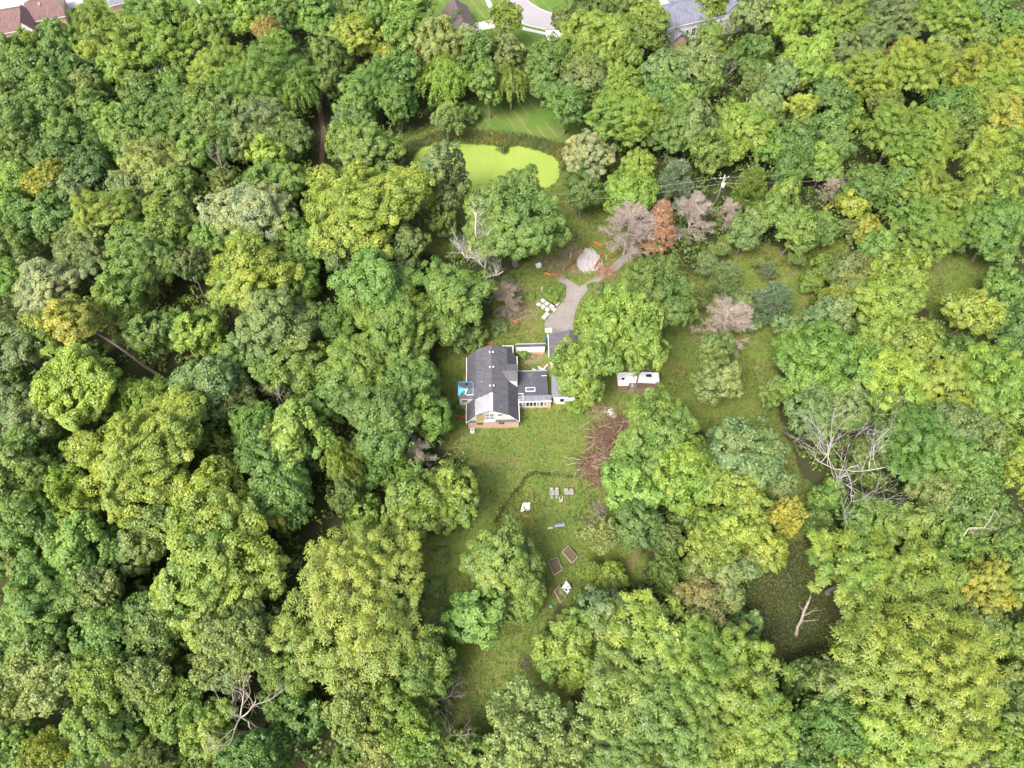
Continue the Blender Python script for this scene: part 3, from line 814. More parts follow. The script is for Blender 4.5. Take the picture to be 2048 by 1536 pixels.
def leaves_mesh(name, C, Nrm, L, W, leaf_tone, spray_tone, r, fold=0.25, dirs=None):
    """Folded leaf sprays: one diamond of two triangles (a bent quad) at each point of C."""
    n = len(C)
    t = r.normal(size=(n, 3)) if dirs is None else dirs + r.normal(size=(n, 3)) * 0.35
    t = unit(t - Nrm * np.sum(t * Nrm, 1, keepdims=True))
    b = np.cross(Nrm, t)
    L = (np.broadcast_to(L, (n,)) * r.uniform(0.7, 1.3, n))[:, None]; W = (np.broadcast_to(W, (n,)) * r.uniform(0.7, 1.3, n))[:, None]
    dn = Nrm * fold * W
    V = np.stack([C - t * L / 2, C + b * W / 2 - dn, C + t * L / 2 - dn * 0.6, C - b * W / 2 - dn], 1).reshape(-1, 3)
    F = np.arange(n * 4).reshape(n, 4)
    return np_mesh(name, V, F, M['leaf'], False, {'leaf_tone': np.repeat(leaf_tone, 4), 'spray_tone': np.repeat(spray_tone, 4)})

def sphere_dirs(n, r, zmin=-1.0):
    z = r.uniform(zmin, 1, n); a = r.uniform(0, 2 * math.pi, n); s = np.sqrt(1 - z * z)
    return np.stack([s * np.cos(a), s * np.sin(a), z], 1)

def lobes_for(R, Hc, seed, nl, spread=0.52, lr=0.5, form='B'):
    """Sub-crowns: centres and radii of the big limbs' foliage masses (z = 0 at the crown's base)."""
    r = np.random.default_rng(seed)
    out = [(np.array([r.normal() * 0.08 * R, r.normal() * 0.08 * R, Hc - lr * R * 0.85]), lr * R * 0.85)]
    a0 = r.uniform(0, 6.28)
    for i in range(nl):
        a = a0 + 2 * math.pi * (i + r.uniform(-0.3, 0.3)) / nl
        rad = lr * R * r.uniform(0.72, 1.05)
        d = (R - rad) * r.uniform(0.72, 1.08)
        z = r.uniform(0.32, 0.68) * Hc
        out.append((np.array([math.cos(a) * d, math.sin(a) * d, z]), rad))
    for i in range(max(2, nl // 2)):
        a = a0 + 2 * math.pi * (i + r.uniform(-0.4, 0.4)) / max(2, nl // 2)
        rad = lr * R * r.uniform(0.6, 0.85)
        d = R * r.uniform(0.25, 0.45)
        out.append((np.array([math.cos(a) * d, math.sin(a) * d, Hc - rad - r.uniform(0.02, 0.2) * Hc]), rad))
    kids = []
    for c, rad in out:                       # every limb's mass breaks up into smaller ones, so that no crown is a plain dome
        for _ in range(r.integers(3, 6)):
            d = r.normal(size=3); d[2] = abs(d[2]) * 0.8 - 0.15; d /= np.linalg.norm(d)
            k = rad * r.uniform(0.36, 0.6)
            kids.append((c + d * (rad * r.uniform(0.72, 1.08)), k))
    return [(c, rad * 0.88) for c, rad in out] + kids

def crown_points(lobes, rc, r, keep_deep=0.12, zmin=-0.55, dens=1.0, jitter=0.3, gap=0.0):
    """Spray centres on the outer skin of the lobes: (centre, outward direction)."""
    pts, nrm = [], []
    for c, rad in lobes:
        n = max(6, int(dens * 4 * math.pi * rad * rad / (math.pi * rc * rc) * 1.15))
        d = sphere_dirs(n, r, zmin)
        p = c + d * (rad * (1 - 0.12 * r.random(n)))[:, None] + r.normal(size=(n, 3)) * rc * jitter
        deep = np.zeros(n, bool)
        for c2, rad2 in lobes:
            if c2 is c: continue
            deep |= np.linalg.norm(p - c2, axis=1) < rad2 * 0.86
        ok = ~deep | (r.random(n) < keep_deep)
        pts.append(p[ok]); nrm.append(d[ok])
    pts, nrm = np.concatenate(pts), np.concatenate(nrm)
    if gap:                                  # shoots keep their distance from one another
        kept = []
        for i in r.permutation(len(pts)):
            if not kept or np.min(np.sum((pts[kept] - pts[i]) ** 2, 1)) > (gap * rc) ** 2: kept.append(i)
        pts, nrm = pts[kept], nrm[kept]
    return pts, nrm

def crown_broad(name, R, Hc, seed, nl=6, leaf=(0.5, 0.36), rc=1.15, dens=1.0, cover=1.4, lr=0.5, up=0.55, spread=0.35):
    r = np.random.default_rng(seed + 100)
    lobes = lobes_for(R, Hc, seed, nl, lr=lr)
    P0, D0 = crown_points(lobes, rc, r, dens=dens * 1.5, gap=0.98)
    per = int(cover * 2 * math.pi * rc * rc / (leaf[0] * leaf[1] * 0.5))
    C, Nn, lt, st = [], [], [], []
    for p, d in zip(P0, D0):
        if r.random() < .1: p = p + d * rc * r.uniform(.4, 1.3)
        k = max(8, int(per * r.uniform(0.6, 1.3)))
        ax = unit(d + np.array([0, 0, up]))
        q = sphere_dirs(k, r, -1)
        q = unit(q + ax * 0.75)
        rr = rc * r.uniform(0.8, 1.25) * (0.45 + 0.55 * np.sqrt(r.random(k)))
        off = q * rr[:, None]
        off -= ax * (off @ ax)[:, None] * 0.25
        C.append(p + off)
        Nn.append(unit(q * 0.7 + ax * 0.35 + np.array([0, 0, 0.3]) + r.normal(size=(k, 3)) * spread))
        lt.append(r.random(k)); st.append(np.full(k, np.clip(0.5 + r.normal() * 0.22, 0, 1)))
    # inner leaves on the limbs
    n_in = int(0.16 * sum(len(c) for c in C))
    li = r.integers(0, len(lobes), n_in)
    q = sphere_dirs(n_in, r)
    C.append(np.array([lobes[i][0] + q[k] * lobes[i][1] * (0.35 + 0.45 * r.random()) for k, i in enumerate(li)]))
    Nn.append(unit(q + r.normal(size=(n_in, 3)) * 0.6)); lt.append(r.random(n_in)); st.append(np.full(n_in, 0.4))
    C = np.concatenate(C)
    st = np.clip(np.concatenate(st) + drift(C, R, r), 0, 1)
    return leaves_mesh(name, wobble(C, R, r), np.concatenate(Nn), leaf[0], leaf[1], np.concatenate(lt), st, r), lobes

def crown_plume(name, R, Hc, seed, nl=7, leaf=(0.55, 0.17), rc=0.8, dens=1.0, per=120, lr=0.46, droop=0.35):
    """Ash and walnut: compound leaves arching out of every shoot tip, so that the crown is a mass of spiky tufts."""
    r = np.random.default_rng(seed + 300)
    lobes = lobes_for(R, Hc, seed, nl, lr=lr)
    P0, D0 = crown_points(lobes, rc, r, dens=dens * 1.5, jitter=0.3, gap=1.3)
    P0 = P0 + D0 * (r.random((len(P0), 1)) ** 2 * rc * 0.9)
    C, Nn, T, lt, st = [], [], [], [], []
    for p, d in zip(P0, D0):
        k = max(10, int(per * r.uniform(0.6, 1.3)))
        ax = unit(d * 0.6 + np.array([0, 0, 0.8]) + r.normal(size=3) * 0.15)
        q = unit(sphere_dirs(k, r, -0.6) + ax * 0.5)
        rr = rc * (0.15 + 0.85 * np.sqrt(r.random(k)))
        c = p + q * rr[:, None] - np.array([0, 0, 1.0]) * (droop * rr ** 2 / rc)[:, None] + ax * (r.random(k) * rc * 0.4)[:, None]
        C.append(c); T.append(unit(q - np.array([0, 0, 0.45])))
        Nn.append(unit(ax * 0.55 + q * 0.4 + np.array([0, 0, 0.45]) + r.normal(size=(k, 3)) * 0.3))
        lt.append(np.clip(r.random(k), 0, 1)); st.append(np.full(k, np.clip(0.5 + r.normal() * 0.24, 0, 1)))
    n_in = int(0.15 * sum(len(c) for c in C))
    li = r.integers(0, len(lobes), n_in); q = sphere_dirs(n_in, r)
    C.append(np.array([lobes[i][0] + q[k] * lobes[i][1] * (0.35 + 0.5 * r.random()) for k, i in enumerate(li)]))
    T.append(q); Nn.append(unit(q + r.normal(size=(n_in, 3)) * 0.6)); lt.append(r.random(n_in)); st.append(np.full(n_in, 0.4))
    C = np.concatenate(C); st = np.clip(np.concatenate(st) + drift(C, R, r), 0, 1)
    return leaves_mesh(name, wobble(C, R, r), np.concatenate(Nn), leaf[0], leaf[1], np.concatenate(lt), st, r, 0.2, np.concatenate(T)), lobes

def crown_willow(name, R, Hc, seed):
    r = np.random.default_rng(seed + 500)
    lobes = lobes_for(R, Hc, seed, 6, lr=0.45)
    P0, D0 = crown_points(lobes, 0.8, r, dens=0.8, zmin=-0.1)
    C, T, Nn, lt, st = [], [], [], [], []
    for p, d in zip(P0, D0):
        tone = np.clip(0.5 + r.normal() * 0.2, 0, 1)
        for s in range(5):
            o = unit(d * np.array([1, 1, 0.2]) + r.normal(size=3) * 0.5)
            ln = r.uniform(1.2, 2.8); k = 13
            t = np.linspace(0, 1, k)[:, None]
            c = p + o * 0.9 * np.sqrt(t) - np.array([0, 0, 1]) * ln * t ** 1.5 + r.normal(size=(k, 3)) * 0.12
            C.append(c); T.append(np.tile(unit(o * 0.35 - np.array([0, 0, 0.9])), (k, 1)))
            Nn.append(unit(np.tile(o + np.array([0, 0, 0.5]), (k, 1)) + r.normal(size=(k, 3)) * 0.5)); lt.append(r.random(k)); st.append(np.full(k, tone))
    return leaves_mesh(name, np.concatenate(C), np.concatenate(Nn), 0.55, 0.16, np.concatenate(lt), np.concatenate(st), r, 0.2, np.concatenate(T)), lobes

def crown_cone(name, R, Hc, seed, n=240, leaf=(0.5, 0.2), power=0.8, rc=0.55, per=60):
    """Narrow conifer or columnar crown: sprays on a tapering body."""
    r = np.random.default_rng(seed + 700)
    z = Hc * (1 - r.random(n) ** 0.6 * 0.98); a = r.uniform(0, 6.283, n)
    rad = R * np.clip(1 - z / Hc, 0.02, 1) ** power * (0.82 + 0.3 * r.random(n)) * np.clip(0.35 + 3 * z / Hc, 0, 1)
    P0 = np.stack([np.cos(a) * rad, np.sin(a) * rad, z], 1); D0 = unit(np.stack([np.cos(a), np.sin(a), np.full(n, 0.55)], 1))
    C, T, Nn, lt, st = [], [], [], [], []
    for p, d in zip(P0, D0):
        q = unit(sphere_dirs(per, r) + d * 0.6)
        C.append(p + q * (rc * np.sqrt(r.random(per)))[:, None]); T.append(unit(q + np.array([0, 0, 0.3])))
        Nn.append(unit(q * 0.6 + d * 0.6 + np.array([0, 0, 0.4]) + r.normal(size=(per, 3)) * 0.5)); lt.append(r.random(per)); st.append(np.full(per, np.clip(0.5 + r.normal() * 0.22, 0, 1)))
    ob = [(np.array([0, 0, Hc * 0.3]), R * 0.6), (np.array([0, 0, Hc * 0.75]), R * 0.3)]
    return leaves_mesh(name, np.concatenate(C), np.concatenate(Nn), leaf[0], leaf[1], np.concatenate(lt), np.concatenate(st), r, 0.2, np.concatenate(T)), ob

def crown_pine(name, R, Hc, seed):
    """Loose pine: brushes of needles at the ends of many ascending boughs."""
    r = np.random.default_rng(seed + 900)
    C, T, Nn, lt, st, tips = [], [], [], [], [], []
    for i in range(150):
        z = Hc * (0.12 + 0.86 * r.random()); a = r.uniform(0, 6.283)
        rad = R * math.sqrt(max(0.05, 1 - (z / Hc) ** 1.6)) * r.uniform(0.45, 1.05)
        tips.append(np.array([math.cos(a) * rad, math.sin(a) * rad, z]))
    for p in tips:
        d = unit(np.array([p[0], p[1], R * 0.7])); tone = np.clip(0.5 + r.normal() * 0.2, 0, 1)
        k = 95
        base = p - d * (r.random(k) * 1.3)[:, None]
        q = unit(sphere_dirs(k, r) + d * 0.8)
        C.append(base + q * 0.32 + r.normal(size=(k, 3)) * 0.2); T.append(q); Nn.append(unit(np.cross(q, r.normal(size=(k, 3))) + np.array([0, 0, 0.6])))
        lt.append(r.random(k)); st.append(np.full(k, tone))
    return leaves_mesh(name, np.concatenate(C), np.concatenate(Nn), 0.6, 0.13, np.concatenate(lt), np.concatenate(st), r, 0.1, np.concatenate(T)), [(p, 0.6) for p in tips[::6]]

class TB:
    """Branch tubes collected as arrays (all quads)."""
    def __init__(s): s.V, s.F, s.n = [], [], 0
    def tube(s, pts, rad, k=6):
        pts = np.asarray(pts, float)
        m = len(pts)
        d = np.gradient(pts, axis=0); d = unit(d)
        ref = np.array([0.31, 0.2, 0.93]) if abs(d[0][2]) < 0.8 else np.array([0.9, 0.3, 0.1])
        a = unit(np.cross(d, ref)); b = np.cross(d, a)
        ang = np.arange(k) * 2 * math.pi / k
        ring = pts[:, None, :] + (a[:, None, :] * np.cos(ang)[None, :, None] + b[:, None, :] * np.sin(ang)[None, :, None]) * np.asarray(rad, float)[:, None, None]
        s.V.append(ring.reshape(-1, 3))
        i = np.arange(m - 1)[:, None] * k; j = np.arange(k)[None, :]; j2 = (j + 1) % k
        s.F.append(np.stack([i + j, i + j2, i + k + j2, i + k + j], -1).reshape(-1, 4) + s.n)
        s.n += m * k
    def mesh(s, name, mat): return np_mesh(name, np.concatenate(s.V), np.concatenate(s.F), mat, True)

def bent(p, q, r, k=6, w=0.08):
    """A wandering line from p to q."""
    p, q = np.asarray(p, float), np.asarray(q, float)
    ln = np.linalg.norm(q - p); t = np.linspace(0, 1, k)[:, None]
    off = np.cumsum(r.normal(size=(k, 3)) * w * ln / k ** 0.5, 0); off -= off[0] + (off[-1] - off[0]) * t
    return p + (q - p) * t + off

def trunk_mesh(name, lobes, base_z, Hc, R, seed, mat, r0=None):
    """Tapered trunk with root flare, and a limb up into each mass of foliage."""
    r = np.random.default_rng(seed + 40)
    tb = TB(); r0 = r0 or 0.045 * R + 0.08
    fork = base_z + Hc * 0.18
    top = np.array([r.normal() * 0.25, r.normal() * 0.25, base_z + Hc * 0.72])
    pts = bent((0, 0, -0.3), top, r, 9, 0.03)
    tt = np.linspace(0, 1, 9)
    tb.tube(pts, r0 * (1.05 - 0.85 * tt) + r0 * 0.55 * np.exp(-tt * 22), 8)
    for c, rad in lobes[:10]:
        end = np.array([c[0], c[1], c[2] + base_z]) + r.normal(size=3) * 0.15
        z0 = min(fork + r.uniform(0, 0.25) * Hc, end[2] - 0.2)
        i = np.argmin(np.abs(pts[:, 2] - z0))
        q = bent(pts[i], end, r, 7, 0.1)
        tb.tube(q, np.linspace(r0 * 0.42, r0 * 0.1, 7), 6)
        for k in range(3):
            e2 = end + unit(r.normal(size=3) + np.array([0, 0, 0.6])) * rad * 0.8
            tb.tube(bent(q[3 + k], e2, r, 5, 0.1), np.linspace(r0 * 0.16, r0 * 0.04, 5), 5)
    return tb.mesh(name, mat)

def branch_out(tb, p, d, ln, rad, lev, r, spread=0.75, up=0.12, kmin=3, kmax=5, shrink=(0.55, 0.8)):
    k = 6 if lev > 1 else 4
    pts = [np.array(p, float)]
    dd = unit(np.array(d, float))
    for i in range(k - 1):
        dd = unit(dd + r.normal(size=3) * 0.17 + np.array([0, 0, up * 0.4])); pts.append(pts[-1] + dd * ln / (k - 1))
    tb.tube(pts, np.linspace(rad, rad * (0.5 if lev else 0.25), k), 7 if lev > 2 else (5 if lev > 1 else 3))
    if lev <= 0: return
    for c in range(r.integers(kmin, kmax + 1)):
        i = r.integers(max(1, k // 3), k)
        side = unit(np.cross(dd, r.normal(size=3)))
        nd = unit(dd * (1 - spread * 0.35) + side * spread * r.uniform(0.6, 1.2) + np.array([0, 0, up]))
        branch_out(tb, pts[i], nd, ln * r.uniform(*shrink), max(0.018, rad * 0.5), lev - 1, r, spread, up, kmin, kmax, shrink)

def dead_tree_meshes(name, seed, H, R, n_main=5, lev=3, fork=0.35, r0=0.3, up=0.15, spread=0.75):
    r = np.random.default_rng(seed + 1200)
    t1, t2 = TB(), TB()
    pts = bent((0, 0, -0.3), (r.normal() * 0.5, r.normal() * 0.5, H * 0.75), r, 8, 0.05)
    t1.tube(pts, r0 * (1.05 - 0.75 * np.linspace(0, 1, 8)), 8)
    for i in range(n_main):
        a = 2 * math.pi * (i + r.uniform(-0.3, 0.3)) / n_main
        s = pts[min(7, int(8 * (fork + (1 - fork) * r.random())))]
        d = unit(np.array([math.cos(a), math.sin(a), r.uniform(0.3, 0.9)]))
        branch_out(t2, s, d, R * r.uniform(0.6, 0.85), r0 * 0.45, lev, r, spread, up)
    branch_out(t2, pts[-1], (0.1, 0.1, 1), H * 0.2, r0 * 0.35, lev - 1, r, spread, up)
    return t1.mesh(name + '_trunk', M['tint']), t2.mesh(name + '_branch', M['tint'])

def twiggy_meshes(name, seed, H, R, n_main=54, twigs=44, dome=True):
    """Dead conifer that keeps all its fine twigs: boughs round a trunk, brushes of twigs at their ends."""
    r = np.random.default_rng(seed + 1500)
    t1, t2, t3 = TB(), TB(), TB()
    pts = bent((0, 0, -0.3), (0, 0, H * 0.95), r, 8, 0.02)
    t1.tube(pts, 0.24 * (1.05 - 0.95 * np.linspace(0, 1, 8)), 7)
    for i in range(n_main):
        f = 0.15 + 0.83 * r.random(); z = H * f; a = r.uniform(0, 6.283)
        rad = R * (math.sqrt(max(0.03, 1 - f ** 2)) if dome else (1 - f) ** 0.8 + 0.06) * r.uniform(0.75, 1.1)
        tip = np.array([math.cos(a) * rad, math.sin(a) * rad, z + rad * r.uniform(0.05, 0.35)])
        q = bent((0, 0, z), tip, r, 6, 0.1)
        t2.tube(q, np.linspace(0.075, 0.02, 6), 4)
        dmain = unit(tip - np.array([0, 0, z]))
        for k in range(twigs):
            j = r.random() ** 0.7 * 5; i0 = min(4, int(j)); s = q[i0] + (q[i0 + 1] - q[i0]) * (j - i0)
            d = unit(dmain * 0.9 + r.normal(size=3) * 0.6 + np.array([0, 0, 0.35]))
            l1 = r.uniform(0.5, 1.15) * R * 0.2
            m1 = s + d * l1 * 0.5 + r.normal(size=3) * 0.05; e = s + d * l1 + r.normal(size=3) * 0.12
            t3.tube([s, m1, e], [0.03, 0.024, 0.012], 3)
            for _ in range(2):
                d2 = unit(d + r.normal(size=3) * 0.7)
                t3.tube([m1, m1 + d2 * l1 * 0.6], [0.022, 0.012], 3)
    return t1.mesh(name + '_trunk', M['tint']), t2.mesh(name + '_bough', M['tint']), t3.mesh(name + '_twig', M['tint'])

def trunk_only(lobes, h0, Hc, R, seed, name): return trunk_mesh(name, lobes, h0, Hc, R, seed, M['bark'])

PROTO = {}       # form + size class -> list of dict(meshes, R, H)
def add_proto(key, R, Hc, h0, made, seed):
    me, lobes = made
    V = np.empty(len(me.vertices) * 3, np.float32); me.vertices.foreach_get('co', V)
    V = V.reshape(-1, 3); V[:, 2] += h0
    me.vertices.foreach_set('co', V.ravel()); me.update()
    PROTO.setdefault(key, []).append(dict(crown=me, trunk=trunk_only(lobes, h0, Hc, R, seed, 'trunk_' + key), R=R, H=h0 + Hc, zc=h0 + Hc * 0.55))

for s in range(3): add_proto('B1', 2.4, 3.4, 0.7, crown_broad('crown', 2.4, 3.4, 10 + s, 5, (0.36, 0.26), 0.62, cover=1.7), 10 + s)
for s in range(4): add_proto('B2', 4.6, 8.4, 2.9, crown_broad('crown', 4.6, 8.4, 20 + s, 5 + s % 2, (0.4, 0.28), 0.85), 20 + s)
for s in range(4): add_proto('B3', 7.2, 12.6, 3.9, crown_broad('crown', 7.2, 12.6, 30 + s, 6 + s % 3, (0.38, 0.26), 0.95, lr=0.45, cover=1.25), 30 + s)
for s in range(2): add_proto('B4', 10.5, 14.0, 6.0, crown_broad('crown', 10.5, 14.0, 40 + s, 9, (0.39, 0.27), 1.05, lr=0.38, cover=1.2), 40 + s)
for s in range(2): add_proto('F1', 2.5, 4.2, 1.2, crown_plume('crown', 2.5, 4.2, 50 + s, 5, (0.5, 0.15), 0.6, per=85), 50 + s)
for s in range(3): add_proto('F2', 4.6, 7.8, 4.2, crown_plume('crown', 4.6, 7.8, 60 + s, 6), 60 + s)
for s in range(3): add_proto('F3', 7.2, 11.5, 6.0, crown_plume('crown', 7.2, 11.5, 70 + s, 8, rc=0.85, per=105, lr=0.42), 70 + s)
for s in range(2): add_proto('F4', 10.5, 14.0, 6.5, crown_plume('crown', 10.5, 14.0, 80 + s, 11, (0.52, 0.16), rc=0.9, per=105, lr=0.36), 80 + s)
for s in range(2): add_proto('S2', 4.6, 7.5, 4.0, crown_broad('crown', 4.6, 7.5, 90 + s, 7, (0.4, 0.26), 0.7, dens=0.6, cover=1.0, lr=0.38, spread=0.7), 90 + s)
for s in range(2): add_proto('S3', 7.2, 11.0, 5.5, crown_broad('crown', 7.2, 11.0, 95 + s, 9, (0.44, 0.28), 0.8, dens=0.55, cover=1.0, lr=0.34, spread=0.7), 95 + s)
add_proto('W2', 4.2, 7.5, 3.0, crown_willow('crown', 4.2, 7.5, 100), 100)
add_proto('W3', 6.2, 10.5, 4.0, crown_willow('crown', 6.2, 10.5, 101), 101)
for s in range(2): add_proto('P2', 4.2, 8.0, 2.0, crown_pine('crown', 4.2, 8.0, 110 + s), 110 + s)
add_proto('C2', 3.0, 10.0, 0.5, crown_cone('crown', 3.0, 10.0, 120), 120)
for s in range(2): add_proto('V2', 4.2, 11.5, 2.5, crown_broad('crown', 4.2, 11.5, 130 + s, 6, (0.46, 0.33), 0.9, lr=0.55), 130 + s)   # tall and narrow
DEAD = {}
for s in range(3):
    DEAD.setdefault('D', []).append((dead_tree_meshes('dead', s, 13, 6, 5, 3), 6.0, 13.0))
for s in range(2):
    DEAD.setdefault('T', []).append((twiggy_meshes('twiggy', s, 11, 5.0), 5.0, 11.5))
DEAD.setdefault('TC', []).append((twiggy_meshes('twiggy_cone', 7, 12, 3.2, 60, 46, False), 3.2, 12.5))

COLOURS = {  # albedo and the word for it
    'dark': ((0.14, 0.228, 0.055), 'dark green'),
    'mid': ((0.161, 0.266, 0.058), 'mid green'),
    'fresh': ((0.188, 0.305, 0.062), 'fresh green'),
    'bright': ((0.215, 0.345, 0.075), 'fresh green'),
    'lime': ((0.243, 0.347, 0.061), 'yellow-green'),
    'yel': ((0.293, 0.395, 0.068), 'bright yellow-green'),
    'olive': ((0.196, 0.269, 0.081), 'olive green'),
    'sage': ((0.194, 0.28, 0.098), 'sage green'),
    'silver': ((0.31, 0.39, 0.2), 'silvery green'),
    'blue': ((0.175, 0.254, 0.142), 'blue-green'),
    'gold': ((0.351, 0.388, 0.068), 'golden yellow'),
    'orange': ((0.428, 0.342, 0.111), 'orange-tinged'),
    'rust': ((0.43, 0.265, 0.165), 'rust red'),
    'pale': ((0.263, 0.347, 0.111), 'pale green'),
    'grey': ((0.45, 0.395, 0.315), 'grey'),
    'white': ((0.54, 0.51, 0.46), 'bleached'),
    'tan': ((0.43, 0.365, 0.31), 'tan'),
}

